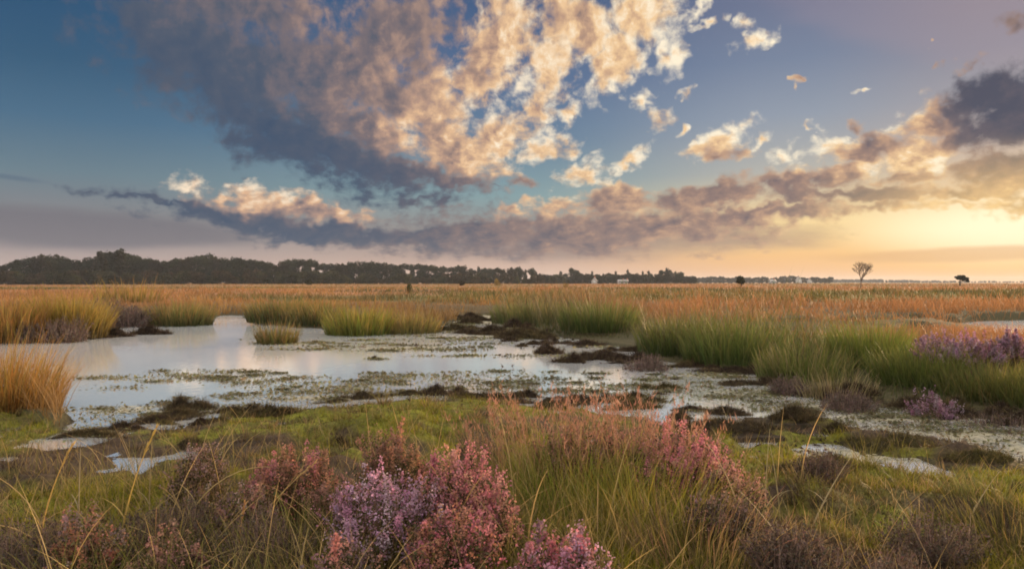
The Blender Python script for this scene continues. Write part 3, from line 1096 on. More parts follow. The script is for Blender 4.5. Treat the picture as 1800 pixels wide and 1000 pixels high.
def tussock_mesh(name, radius, hgt, count, c0, c1, width=0.005, spread=0.45, bend=0.9, amt=0.3, mat=GRASS, segs=4, c2=None):
    B = Build()
    r = radius * np.sqrt(rng.uniform(0, 1, count))
    a = rng.uniform(0, 2 * np.pi, count)
    P = np.stack([r * np.cos(a), r * np.sin(a), np.full(count, -0.03)], 1)
    c1v = vary(c1, count, amt, 0.12)
    if c2 is not None:
        k = rng.uniform(0, 1, count) < 0.4
        c1v[k] = vary(c2, int(k.sum()), amt, 0.12)
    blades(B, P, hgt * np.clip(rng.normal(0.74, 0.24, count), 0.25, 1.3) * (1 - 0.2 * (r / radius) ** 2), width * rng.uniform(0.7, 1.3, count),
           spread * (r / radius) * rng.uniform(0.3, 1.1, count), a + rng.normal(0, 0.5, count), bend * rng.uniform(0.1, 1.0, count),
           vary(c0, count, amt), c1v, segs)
    return B.mesh(name, mat)


def heads_mesh(name, radius, hgt, count, stem_c, head_c, hw=0.006):
    """Thin flowering stalks with feathery heads."""
    B = Build()
    r = radius * np.sqrt(rng.uniform(0, 1, count))
    a = rng.uniform(0, 2 * np.pi, count)
    P = np.stack([r * np.cos(a), r * np.sin(a), np.zeros(count)], 1)
    H = hgt * rng.uniform(0.7, 1.08, count)
    lean = 0.35 * (r / radius) * rng.uniform(0, 1, count)
    az = a + rng.normal(0, 0.6, count)
    bend = rng.uniform(0, 0.5, count)
    top = blades(B, P, H, 0.0035, lean, az, bend, vary(stem_c, count), vary(stem_c, count), 4, taper=6)
    B2 = Build()
    for k in range(count):
        m = 12
        t = rng.uniform(0, 1, m)
        d = np.array([math.sin(lean[k] + bend[k]) * math.cos(az[k]), math.sin(lean[k] + bend[k]) * math.sin(az[k]), math.cos(lean[k] + bend[k])])
        q = top[k] - d * (t[:, None] * 0.24 * hgt) + rng.normal(0, 0.006, (m, 3)) * (1 + t[:, None])
        blades(B2, q, rng.uniform(0.02, 0.05, m), hw, rng.uniform(0.1, 0.7, m), rng.uniform(0, 6.28, m), 0.2, vary(head_c, m), vary(head_c, m), 1)
    return B.mesh(name + '_stalks', GRASS), B2.mesh(name + '_heads', GRASS)


def heather_meshes(name, w, h, stems, flower_c, flower_c2=None, mix=0.5, florets=26, leaves=30, lsize=1.0, swide=0.0028, leaf_c=(0.065, 0.055, 0.025), fsize=0.0085, twig_c=(0.15, 0.095, 0.065)):
    """A heather bush: wiry stems, fine leaves, flower spikes."""
    S, Lf, Fl = Build(), Build(), Build()
    bloom = np.exp(rng.normal(0, 0.8, stems)) * (rng.uniform(0, 1, stems) < 0.7)
    r0 = 0.22 * w * np.sqrt(rng.uniform(0, 1, stems))
    a = rng.uniform(0, 2 * np.pi, stems)
    q = np.sqrt(rng.uniform(0, 1, stems))
    lump = 0.78 + 0.44 * vnoise(np.cos(a) * 2.3 + q * 3 + 9, np.sin(a) * 2.3 + 5, stems % 97)
    reach = 0.5 * w * q * lump
    top_z = h * np.sqrt(np.clip(1 - 0.72 * q ** 2, 0.05, 1)) * lump * rng.uniform(0.82, 1.08, stems)
    top_z *= h / np.percentile(top_z, 93)
    reach *= 0.5 * w / np.percentile(reach, 92)
    base = np.stack([r0 * np.cos(a), r0 * np.sin(a), np.full(stems, -0.02)], 1)
    aj = a + rng.normal(0, 0.22, stems)
    tip = np.stack([reach * np.cos(aj), reach * np.sin(aj), top_z], 1)
    mid = base * 0.45 + tip * 0.55 + rng.normal(0, 0.03, (stems, 3))
    mid[:, 2] -= 0.06 * h
    # stems as ribbons through base, mid, tip
    T = np.linspace(0, 1, 6)
    pts = ((1 - T) ** 2)[None, :, None] * base[:, None] + (2 * T * (1 - T))[None, :, None] * mid[:, None] + (T ** 2)[None, :, None] * tip[:, None]
    fa = rng.uniform(0, 2 * np.pi, stems)
    off = np.stack([np.cos(fa), np.sin(fa), np.zeros(stems)], 1)[:, None] * (swide * (1.25 - T))[None, :, None]
    V = np.stack([pts - off, pts + off], 2).reshape(-1, 3)
    i0 = np.arange(stems)[:, None] * 12 + np.arange(5)[None, :] * 2
    S.add(V, [np.stack([i0, i0 + 1, i0 + 3, i0 + 2], -1).reshape(-1, 4)], np.repeat(vary(twig_c, stems, 0.4), 12, 0))

    def along(t, k):
        t = t[:, None]
        return (1 - t) ** 2 * base[k] + 2 * t * (1 - t) * mid[k] + t ** 2 * tip[k]
    m = stems * leaves
    k = rng.integers(0, stems, m)
    q2 = along(rng.uniform(0.25, 0.95, m), k) + rng.normal(0, 0.012, (m, 3))
    flakes(Lf, q2, rng.uniform(0.006, 0.015, m) * lsize, vary(leaf_c, m, 0.45, 0.2), 0.0, 1.8)
    if florets:
        m = stems * florets
        k = rng.choice(stems, m, p=bloom / bloom.sum())
        t = 1.03 - 0.30 * rng.uniform(0, 1, m) ** 1.25
        spread = 0.007 + 0.012 * np.clip((1 - t) / 0.4, 0, 1)
        q3 = along(t, k) + rng.normal(0, 1, (m, 3)) * spread[:, None]
        own = vary(flower_c, stems, 0.25, 0.12)
        if flower_c2 is not None:
            side = rng.uniform(0, 1, stems) + 0.5 * tip[:, 0] / w < mix
            own[side] = vary(flower_c2, int(side.sum()), 0.25, 0.12)
        flakes(Fl, q3, rng.uniform(0.7, 1.4, m) * fsize, own[k] * rng.uniform(0.75, 1.25, (m, 1)), 0.0, 1.1)
    return (S.mesh(name + '_stems', HEATH), Lf.mesh(name + '_leaves', HEATH), Fl.mesh(name + '_flowers', FLOWER) if florets else None)


PINK = np.array([0.50, 0.195, 0.235])
ROSE = np.array([0.48, 0.25, 0.21])
MAUVE = np.array([0.46, 0.25, 0.35])
LILAC = np.array([0.50, 0.34, 0.44])
DUSKY = np.array([0.30, 0.175, 0.14])
FADED = np.array([0.27, 0.19, 0.19])
CORAL = np.array([0.40, 0.195, 0.135])

# (label, px, top y, width m, height m, stems, colour, second colour, share, florets)
HEATHERS = [
    ('tall bright pink heather bush behind the mauve one', 812, 792, 0.50, 0.55, 300, PINK, ROSE, 0.35, 30),
    ('mauve heather bush with pale lilac tips beside the bright pink bush', 690, 832, 0.62, 0.48, 330, MAUVE, LILAC, 0.5, 26),
    ('dusty pink heather clump below the tall bright pink bush', 785, 905, 0.42, 0.42, 230, PINK * 0.85, CORAL, 0.45, 24),
    ('purple heather bush at the bottom edge below the green grass', 1000, 945, 0.46, 0.46, 280, MAUVE, PINK * 0.85, 0.4, 26),
    ('rounded coral heather bush with a rosy lower side', 510, 792, 0.52, 0.42, 300, CORAL, PINK * 0.8, 0.35, 24),
    ('reddish heather heads against the pink bush edge', 868, 862, 0.26, 0.42, 120, ROSE, PINK, 0.5, 24),
    ('grey withered heather bush beside the coral one', 350, 778, 0.40, 0.42, 210, FADED, DUSKY, 0.3, 10),
    ('small reddish heather tuft low in the dark scrub', 150, 898, 0.34, 0.38, 170, CORAL * 0.8, FADED, 0.4, 18),
    ('feathery orange heather bush behind the mauve one', 690, 758, 0.44, 0.42, 240, CORAL, DUSKY, 0.4, 20),
    ('bright rose heather bush at the edge of the green flats', 1205, 768, 0.62, 0.44, 420, PINK * 1.1, ROSE, 0.4, 34),
    ('coral heather bush sloping down to the green flats', 1285, 812, 0.34, 0.38, 170, ROSE, DUSKY, 0.5, 20),
    ('dusky heather bush behind the tall grass clump', 1050, 742, 0.62, 0.46, 300, DUSKY, CORAL * 0.9, 0.4, 16),
    ('mauve heather drift on the far bank crest', 1690, 600, 1.1, 0.42, 380, MAUVE * 0.72, LILAC * 0.7, 0.5, 22),
    ('spreading lilac heather sprig over the dark bank foot', 1640, 640, 0.5, 0.46, 130, LILAC * 0.75, MAUVE * 0.75, 0.5, 22),
    ('purple heather bush at the far end of the bank crest', 1775, 600, 0.6, 0.44, 220, MAUVE * 0.72, LILAC * 0.7, 0.3, 22),
    ('faded brownish heather clump left of the coral bush among straws', 432, 850, 0.36, 0.34, 170, FADED, DUSKY, 0.5, 14),
    ('dusky pink heather clump right of the coral bush', 590, 838, 0.34, 0.34, 170, DUSKY, ROSE * 0.8, 0.4, 16),
    ('pinkish brown heather clump between the rust grass and the dusky heather', 985, 760, 0.42, 0.40, 200, DUSKY, ROSE * 0.8, 0.5, 16),
    ('pinkish brown heather clump behind the rose bush', 1135, 762, 0.40, 0.40, 200, DUSKY, ROSE * 0.85, 0.4, 18),
    ('withered rosy heather clump at the lower left of the coral slope', 1265, 868, 0.34, 0.32, 160, FADED, DUSKY, 0.5, 14),
    ('reddish heather clump at the bottom below the grey withered bush', 300, 935, 0.34, 0.30, 160, DUSKY, ROSE * 0.8, 0.4, 16),
    ('faded pink heather bush at the bottom beside the dusty pink clump', 600, 955, 0.36, 0.36, 180, FADED, ROSE, 0.35, 16),
]
FAR_BASE = {1690: 668, 1640: 708, 1775: 668, 1490: 696, 1140: 634, 1390: 672, 1641: 716, 1770: 730, 220: 566, 45: 592, 110: 590, 180: 560}


def place(px, ytop, h):
    """Position and height from the top's place in the photo; plants on the far bank stand on their base line."""
    if ytop < 700:
        z = 0.14
        d = (EYE - z) * FPX / (FAR_BASE[px] - HORIZON)
        h = EYE - (ytop - HORIZON) / FPX * d - z
    else:
        d = dist_for(ytop, h, 0.07)
        z = float(height([(px - 900) / FPX * d], [d])[0])
        h = max(0.2, (EYE - (ytop - HORIZON) / FPX * d - z) * 0.95)
    return at(px, ytop, h, d) + (h,)


for i, (label, px, ytop, w, h, stems, c, c2, mix, fl) in enumerate(HEATHERS):
    x, y, z, h = place(px, ytop, h)
    d = y
    fs = 0.0095 * max(1.0, d / 4.0) ** 0.8
    st, lf, flm = heather_meshes('heather', w * 0.9, h, int(stems * 0.85), c * 0.85, c2 * 0.85, mix, int(fl * 1.15), fsize=fs, leaves=20)
    e = empty('heather_bush', (x, y, z), label, 'heather', 'heather bushes in flower')
    obj('stems', st, e)
    obj('leaves', lf, e)
    obj('flowers', flm, e)

# dark, flowerless heather scrub
SCRUB = [
    ('dark brown heather scrub between the arching straws', 300, 880, 0.55, 0.30, 260), ('low dark scrub at the lower corner under the straws', 60, 905, 0.7, 0.30, 260),
    ('grey brown scrub mound behind the pink bush', 850, 752, 0.42, 0.34, 220), ('dark scrub below the coral heather bush', 470, 900, 0.5, 0.32, 220),
    ('violet brown scrub at the bottom beside the yellow grass', 1390, 922, 0.40, 0.34, 200), ('dark scrub under the rose heather bush', 1290, 872, 0.36, 0.32, 180),
    ('brown scrub tuft alone on the bright green flats', 1640, 920, 0.5, 0.18, 160), ('greyish scrub at the bottom edge of the green flats', 1575, 965, 0.30, 0.28, 150),
    ('low brown scrub bush behind the coral slope', 1440, 822, 0.34, 0.18, 120), ('grey dead heather leaning on the far green bank', 1490, 640, 0.62, 0.42, 240),
    ('withered grey heather at the bank beside the peat shelf', 1140, 578, 0.8, 0.5, 260), ('small withered heather under the far green bank', 1390, 628, 0.55, 0.32, 180),
    ('dark heather fringe below the lilac sprig', 1641, 672, 1.1, 0.32, 320), ('dark heather fringe at the foot of the bank by the frame edge', 1770, 662, 1.2, 0.36, 340),
    ('dark scrub at the water edge behind the ochre sedge', 220, 526, 2.0, 0.6, 200), ('brown scrub between the ochre sedges of the west bank', 45, 545, 0.4, 0.6, 110),
    ('dark scrub behind the yellow green sedge of the west bank', 110, 535, 1.3, 0.7, 180), ('grey brown scrub mound at the head of the west water', 180, 522, 1.8, 0.7, 180),
]
for (label, px, ytop, w, h, stems) in SCRUB:
    x, y, z, h = place(px, ytop, h)
    far = ytop < 700
    ls = max(0.8, y / 7.0)
    st, lf, _ = heather_meshes('scrub', w, h, int(stems * 2.0), None, None, 0, 0, leaves=12, lsize=ls, swide=0.0024 * max(1.0, y / 5.0), leaf_c=(0.075, 0.055, 0.042) if not far else (0.095, 0.070, 0.060), twig_c=(0.15, 0.105, 0.085))
    e = empty('scrub_bush', (x, y, z), label, 'scrub', 'flowerless heather scrub')
    obj('stems', st, e)
    obj('leaves', lf, e)

# grass tussocks standing out from the sward: (label, px, base y, radius, height, count, base colour, tip colour, other tip, width, heads)
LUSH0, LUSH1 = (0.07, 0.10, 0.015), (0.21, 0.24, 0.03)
TUSSOCKS = [
    ('large fresh green grass clump between the heathers in front', 1010, 905, 0.42, 0.50, 2600, LUSH0, (0.22, 0.24, 0.035), (0.34, 0.28, 0.07), 0.005, 0),
    ('yellowing grass clump at the bottom beside the purple heather', 1150, 960, 0.34, 0.46, 1500, (0.09, 0.09, 0.015), (0.36, 0.28, 0.045), (0.26, 0.25, 0.04), 0.005, 0),
    ('rust flowering grass clump behind the fresh green clump', 960, 880, 0.38, 0.56, 700, (0.10, 0.07, 0.03), (0.40, 0.20, 0.10), (0.36, 0.25, 0.10), 0.0045, 110),
    ('pinkish flowering grass clump beside the dusky heather', 1110, 882, 0.36, 0.54, 600, (0.10, 0.06, 0.03), (0.40, 0.19, 0.12), (0.30, 0.2, 0.1), 0.0045, 110),
    ('green grass tuft at the bottom under the arching straws', 140, 1000, 0.4, 0.30, 900, (0.05, 0.06, 0.012), (0.18, 0.19, 0.04), (0.3, 0.22, 0.08), 0.005, 0),
    ('green grass tuft at the bottom under the coral heather', 560, 1010, 0.4, 0.34, 1000, (0.05, 0.06, 0.012), (0.19, 0.20, 0.04), (0.3, 0.22, 0.08), 0.005, 0),
    ('dark green grass tuft in front of the dusty pink clump', 850, 1020, 0.3, 0.28, 800, (0.04, 0.06, 0.012), (0.15, 0.18, 0.035), (0.2, 0.2, 0.05), 0.005, 0),
    ('pale green grass tuft with pinkish tips at the bottom edge', 1230, 1030, 0.3, 0.36, 800, (0.06, 0.07, 0.015), (0.3, 0.22, 0.08), (0.42, 0.22, 0.14), 0.005, 0),
    ('tall orange sedge clump standing in the near water', -5, 712, 0.58, 0.66, 2600, (0.10, 0.055, 0.018), (0.40, 0.20, 0.045), (0.34, 0.24, 0.06), 0.008, 0),
    ('smaller straw sedge clump beside the tall orange one', 82, 702, 0.12, 0.46, 120, (0.12, 0.07, 0.03), (0.42, 0.27, 0.10), (0.34, 0.22, 0.07), 0.0075, 0),
    ('vivid yellow green sedge clump rising from the far water edge', 632, 583, 0.85, 0.72, 1500, (0.05, 0.07, 0.012), (0.22, 0.22, 0.03), (0.36, 0.23, 0.05), 0.022, 0),
    ('olive sedge clump beside the vivid yellow green one', 712, 580, 0.95, 0.62, 1300, (0.05, 0.055, 0.015), (0.24, 0.19, 0.05), (0.30, 0.18, 0.06), 0.022, 0),
    ('small sedge islet alone in the pond', 488, 598, 0.42, 0.50, 700, (0.05, 0.055, 0.015), (0.20, 0.17, 0.045), (0.28, 0.16, 0.06), 0.020, 0),
    ('long dark green sedge bank before the woodland', 318, 568, 0.9, 0.75, 1500, (0.03, 0.04, 0.012), (0.17, 0.16, 0.04), (0.30, 0.18, 0.06), 0.026, 0),
    ('green sedge bank between the islet and the moor', 500, 566, 1.15, 0.7, 1500, (0.03, 0.04, 0.012), (0.16, 0.16, 0.04), (0.30, 0.17, 0.05), 0.026, 0),
    ('dark sedge tuft at the corner of the far water', 560, 570, 1.0, 0.65, 1200, (0.03, 0.04, 0.012), (0.17, 0.16, 0.04), (0.30, 0.17, 0.05), 0.024, 0),
    ('ochre sedge clump leaning over the west water', 130, 590, 0.72, 0.95, 1300, (0.07, 0.05, 0.015), (0.36, 0.24, 0.05), (0.30, 0.22, 0.04), 0.022, 0),
    ('yellow green sedge clump on the west bank', 85, 590, 0.8, 0.85, 1300, (0.07, 0.06, 0.015), (0.30, 0.24, 0.04), (0.36, 0.20, 0.06), 0.022, 0),
    ('rusty sedge clump at the west frame edge', 10, 596, 0.8, 0.85, 1200, (0.08, 0.05, 0.015), (0.38, 0.18, 0.05), (0.36, 0.24, 0.05), 0.022, 0),
    ('tall willowy yellow sedge far out on the west moor', 230, 538, 1.7, 1.2, 260, (0.10, 0.08, 0.02), (0.34, 0.24, 0.06), (0.36, 0.2, 0.06), 0.05, 0),
    ('bright green rush clump on the long east bank', 1525, 652, 0.55, 0.56, 1500, (0.05, 0.08, 0.014), (0.16, 0.20, 0.03), (0.20, 0.20, 0.04), 0.011, 0),
    ('deep green rush clump beside the withered heather', 1290, 634, 0.8, 0.60, 1600, (0.04, 0.065, 0.014), (0.14, 0.17, 0.035), (0.2, 0.18, 0.05), 0.014, 0),
    ('deep green rush clump above the peat shelf', 1055, 586, 1.0, 0.68, 1600, (0.04, 0.065, 0.014), (0.13, 0.16, 0.035), (0.22, 0.17, 0.06), 0.02, 0),
    ('grey green rush clump near the inlet mouth', 935, 566, 1.3, 0.65, 1500, (0.05, 0.065, 0.018), (0.16, 0.17, 0.05), (0.26, 0.19, 0.07), 0.024, 0),
    ('green rush clump with straw stems at the bend of the bank', 1410, 660, 0.6, 0.42, 1100, (0.05, 0.07, 0.015), (0.17, 0.18, 0.035), (0.34, 0.26, 0.12), 0.010, 0),
    ('straw coloured reed tuft at the muddy edge of the bank', 1470, 690, 0.40, 0.34, 420, (0.10, 0.08, 0.04), (0.40, 0.31, 0.16), (0.24, 0.21, 0.07), 0.008, 0),
    ('dark green rush clump behind the lilac sprig', 1610, 682, 0.5, 0.42, 1300, (0.04, 0.06, 0.012), (0.13, 0.15, 0.03), (0.18, 0.17, 0.04), 0.009, 0),
    ('green rush clump under the purple heather at the bank end', 1740, 700, 0.5, 0.36, 1200, (0.04, 0.055, 0.012), (0.15, 0.155, 0.035), (0.22, 0.18, 0.05), 0.009, 0),
    ('green rush clump at the east frame edge', 1830, 712, 0.5, 0.34, 1200, (0.04, 0.055, 0.012), (0.15, 0.155, 0.035), (0.22, 0.18, 0.05), 0.009, 0),
    ('short pale green grass tuft alone at the inner puddle', 1740, 905, 0.22, 0.16, 300, (0.07, 0.08, 0.02), (0.26, 0.25, 0.07), (0.3, 0.26, 0.1), 0.005, 0),
    ('olive grass tuft at the frame edge of the green flats', 1800, 960, 0.34, 0.2, 500, (0.06, 0.06, 0.015), (0.24, 0.2, 0.05), (0.3, 0.2, 0.08), 0.005, 0),
    ('green rush clump between the shelf and the withered heather', 1200, 620, 0.8, 0.6, 1500, (0.04, 0.065, 0.014), (0.15, 0.17, 0.035), (0.22, 0.18, 0.05), 0.015, 0),
]
for (label, px, py, rad, hgt, cnt, c0, c1, c2, wd, heads) in TUSSOCKS:
    x, y = gp(px, py, 0.06)
    z = max(float(height([x], [y])[0]), -0.06)
    e = empty('grass_tussock', (x, y, z), label, 'tussock', 'grass tussocks around the pond')
    obj('blades', tussock_mesh('tussock', rad, hgt * ((1.22 if px < 800 else 1.3) if wd > 0.0065 else 1.0), cnt, c0, c1, wd, 0.28 if wd > 0.0065 else 0.45, 0.8, c2=c2), e)
    if heads:
        a, b = heads_mesh('flowering', rad, hgt * 1.12, heads, (0.30, 0.20, 0.10), (0.33, 0.165, 0.11))
        obj('stalks', a, e)
        obj('seed_heads', b, e)

# ------------------------------------------------------------------ peat hummocks standing in and beside the water
def hummock_meshes(ra, rb, hh, seed, mossy, dist):
    """A ragged lump of peat: several swells run together, torn by noise, set with dark twigs and drooping sedge."""
    r = np.random.default_rng(seed)
    gx, gy = 46, 30
    X, Y = np.meshgrid(np.linspace(-1.5, 1.5, gx), np.linspace(-1.5, 1.5, gy))
    Z = np.zeros_like(X)
    for q in range(r.integers(2, 6)):
        cx, cy = (0, 0) if q == 0 else (r.uniform(-0.85, 0.85), r.uniform(-0.5, 0.5))
        sx, sy, sh = r.uniform(0.22, 0.55), r.uniform(0.25, 0.5), (1.0 if q == 0 else r.uniform(0.3, 0.85))
        Z = np.maximum(Z, sh * np.exp(-((X - cx) / sx) ** 2 - ((Y - cy) / sy) ** 2))
    rag = fbm(X * 1.6 + seed * 3.1, Y * 1.6, 1.6, 4, seed, 0.65) - 0.5
    Z = Z + rag * 0.75 * np.minimum(1, Z * 2 + 0.15) - 0.10
    Z = np.where(np.maximum(np.abs(X), np.abs(Y)) > 1.42, -0.6, Z)
    zz = np.where(Z > 0, Z * hh, Z * 0.25)
    V = np.stack([X * ra, Y * rb, zz], -1).reshape(-1, 3)
    i = (np.arange(gy - 1)[:, None] * gx + np.arange(gx - 1)[None, :]).ravel()
    B = Build()
    c = np.array([0.024, 0.017, 0.013]) * (1 - mossy) + np.array([0.05, 0.045, 0.014]) * mossy
    B.add(V, [np.stack([i, i + 1, i + gx + 1, i + gx], 1)], vary(c, len(V), 0.35, 0.1))
    up = np.flatnonzero(V[:, 2] > -0.012)
    k = int(2600 * min(2.0, (ra / 0.3) ** 0.5))
    i = rng.choice(up, k)
    P = V[i] + rng.normal(0, 1, (k, 3)) * np.array([ra * 0.04, rb * 0.06, 0.002])
    tc_ = np.array([0.060, 0.040, 0.030]) * (1 - mossy) + np.array([0.13, 0.12, 0.025]) * mossy
    wide = 0.0042 * max(1.0, dist / 7.0)
    T = Build()
    blades(T, P, hh * np.exp(rng.normal(-1.25, 0.55, k)) + 0.012, wide, rng.uniform(0, 1.1, k), rng.uniform(0, 6.28, k), rng.uniform(0, 1.0, k), tc_ * 0.5, vary(tc_, k, 0.5, 0.15), 2)
    k = int(k * 0.12)
    i = rng.choice(up, k)
    blades(T, V[i], hh * rng.uniform(0.3, 0.9, k) + 0.03, wide, rng.uniform(0.2, 1.0, k), rng.uniform(0, 6.28, k), rng.uniform(0.5, 1.8, k), np.array([0.06, 0.045, 0.02]), vary((0.17, 0.125, 0.05), k, 0.4, 0.15), 4)
    return B.mesh('peat', PEAT_PLANT, True), T.mesh('twigs', PEAT_PLANT)


# (label, px, base y, half width in photo px, height in photo px, mossiness)
HUMMOCKS = [
    ('long black peat snag beside the west sedge', 203, 592, 36, 18, 0.0), ('black peat snag standing alone in the west water', 264, 588, 28, 18, 0.0), ('low black peat spur at the ochre sedge foot', 160, 594, 34, 9, 0.0),
    ('broad brown hummock on the near shore below the pale water', 316, 722, 42, 30, 0.15), ('brown hummock by the shore grass between two puddles', 445, 726, 32, 24, 0.15), ('wide hummock on the shore under the open water', 640, 702, 36, 20, 0.15),
    ('twin topped dark hummock on the shore', 768, 694, 38, 24, 0.0), ('flat dark hummock behind the mossy shore', 850, 700, 28, 15, 0.05), ('peaked dark hummock at the shore in the middle', 930, 699, 24, 19, 0.05),
    ('dark hummock with a mossy tail at the shore bend', 1008, 712, 38, 24, 0.05), ('small dark hummock beside the mossy tail', 1065, 699, 20, 10, 0.05), ('mossy green islet out in the bright water', 1166, 684, 30, 17, 0.45),
    ('low long islet in front of the mossy green one', 1146, 708, 38, 13, 0.3), ('flat dark islet off the bend of the bank', 1285, 678, 38, 11, 0.1), ('dark islet against the bend of the bank', 1342, 676, 30, 17, 0.05),
    ('dark peat block at the head of the shelf', 963, 622, 26, 24, 0.0), ('largest black peat block of the shelf reaching into the water', 1008, 638, 34, 24, 0.0), ('peat block in the middle of the shelf', 1062, 632, 34, 22, 0.0),
    ('peat block at the bank end of the shelf', 1122, 634, 34, 20, 0.0), ('dark peat shelf piece behind the largest block', 1030, 608, 40, 14, 0.0), ('thin peat strip above the shelf', 975, 604, 24, 9, 0.0),
    ('small round peat lump in the middle of the water', 897, 600, 10, 11, 0.0), ('tiny flat peat lump beside the round one', 919, 609, 12, 7, 0.1), ('long dark peat strip below the inlet', 870, 589, 40, 8, 0.05),
    ('dark peat strip before the inlet mouth', 820, 586, 32, 10, 0.05), ('dark peat edge under the olive sedge', 742, 584, 30, 9, 0.0), ('brown hummock at the head of the mossy ridge', 1395, 752, 46, 28, 0.2),
    ('dark brown hummock in the middle of the mossy ridge', 1470, 764, 46, 22, 0.25), ('brown hummock behind the rose heather', 1270, 768, 56, 26, 0.15), ('mossy brown swell far along the ridge', 1590, 790, 64, 22, 0.5),
    ('olive swell near the end of the ridge', 1720, 818, 52, 20, 0.6), ('dark hummock at the head of the inner puddle', 1195, 762, 34, 22, 0.1), ('dark stone like peat lump left of the orange heather', 600, 788, 22, 22, 0.0),
    ('small brown hummock in the mossy shallows', 950, 722, 46, 16, 0.35), ('dark swell behind the arching straws', 330, 790, 46, 20, 0.1), ('brown swell among the bright green flats', 1460, 860, 60, 34, 0.4),
    ('dark peat swell at the end of the green flats', 1790, 915, 40, 26, 0.15), ('low mossy shore swell beside the sedge clump', 140, 768, 60, 16, 0.3), ('round peat lump standing in the weed patch', 658, 630, 7, 6, 0.1),
]
for k, (label, px, py, hw, hp, mossy) in enumerate(HUMMOCKS):
    x, y = gp(px, py)
    ra = 1.2 * hw * y / FPX
    hh = hp * y / FPX * 0.8
    rb = ra * rng.uniform(0.35, 0.7)
    y2 = y + rb * 0.4
    z = max(float(height([x], [y2])[0]), -0.01)
    a, b = hummock_meshes(ra, rb, hh, 11 + k, mossy, y)
    e = empty('peat_hummock', (x * y2 / y, y2, z - 0.01), label, 'hummock', 'peat hummocks in and around the pond')
    obj('mound', a, e)
    obj('twigs', b, e)

# small ragged clumps that make up the broken fringe of the shore and the dark shelf
SMALL = []
for k in range(6):
    SMALL.append(hummock_meshes(0.26, 0.16, 0.10, 201 + k, (0.0, 0.1, 0.3, 0.05, 0.45, 0.2)[k], 8.0))


def small_clump(px, py, size, which, label, group):
    x, y = gp(px, py)
    z = max(float(height([x], [y])[0]), 0.0)
    e = empty('peat_clump', (x, y, z - 0.012), label, 'hummock', group, rng.uniform(-0.5, 0.5) + (math.pi if rng.uniform() < 0.5 else 0))
    e.scale = (size * rng.uniform(0.8, 1.5), size, size * rng.uniform(0.6, 1.2))
    a, b = SMALL[which]
    obj('mound', a, e)
    obj('twigs', b, e)


for k in range(44):
    px = rng.uniform(120, 1420)
    py = np.interp(px, NEAR_X, NEAR_Y) + rng.normal(2, 9)
    small_clump(px, py, rng.uniform(0.35, 0.95), int(rng.integers(0, 6)), 'small ragged peat clump in the broken fringe of the near shore', 'peat clumps of the near shore fringe')
for k in range(13):
    t = rng.uniform(0, 1)
    px, py = 930 + 250 * t + rng.normal(0, 14), 598 + 36 * t + rng.normal(0, 7)
    small_clump(px, py, rng.uniform(0.6, 1.3), int(rng.integers(0, 2)), 'small dark clod between the larger peat blocks of the shelf', 'clods of the peat shelf')
for k in range(22):
    t = rng.uniform(0, 1)
    px, py = 1250 + 560 * t + rng.normal(0, 14), np.interp(1250 + 560 * t, [1250, 1350, 1450, 1600, 1810], [646, 664, 696, 716, 742]) + rng.normal(0, 4)
    small_clump(px, py, rng.uniform(0.7, 1.5), int(rng.integers(0, 4)), 'small dark clump along the muddy foot of the east bank', 'clumps at the foot of the east bank')
for k in range(20):
    px, py = rng.uniform(790, 960), rng.uniform(556, 596)
    small_clump(px, py, rng.uniform(1.0, 2.4), int(rng.integers(0, 3)), 'low dark clump in the shallow inlet at the head of the pond', 'clumps in the shallow inlet')

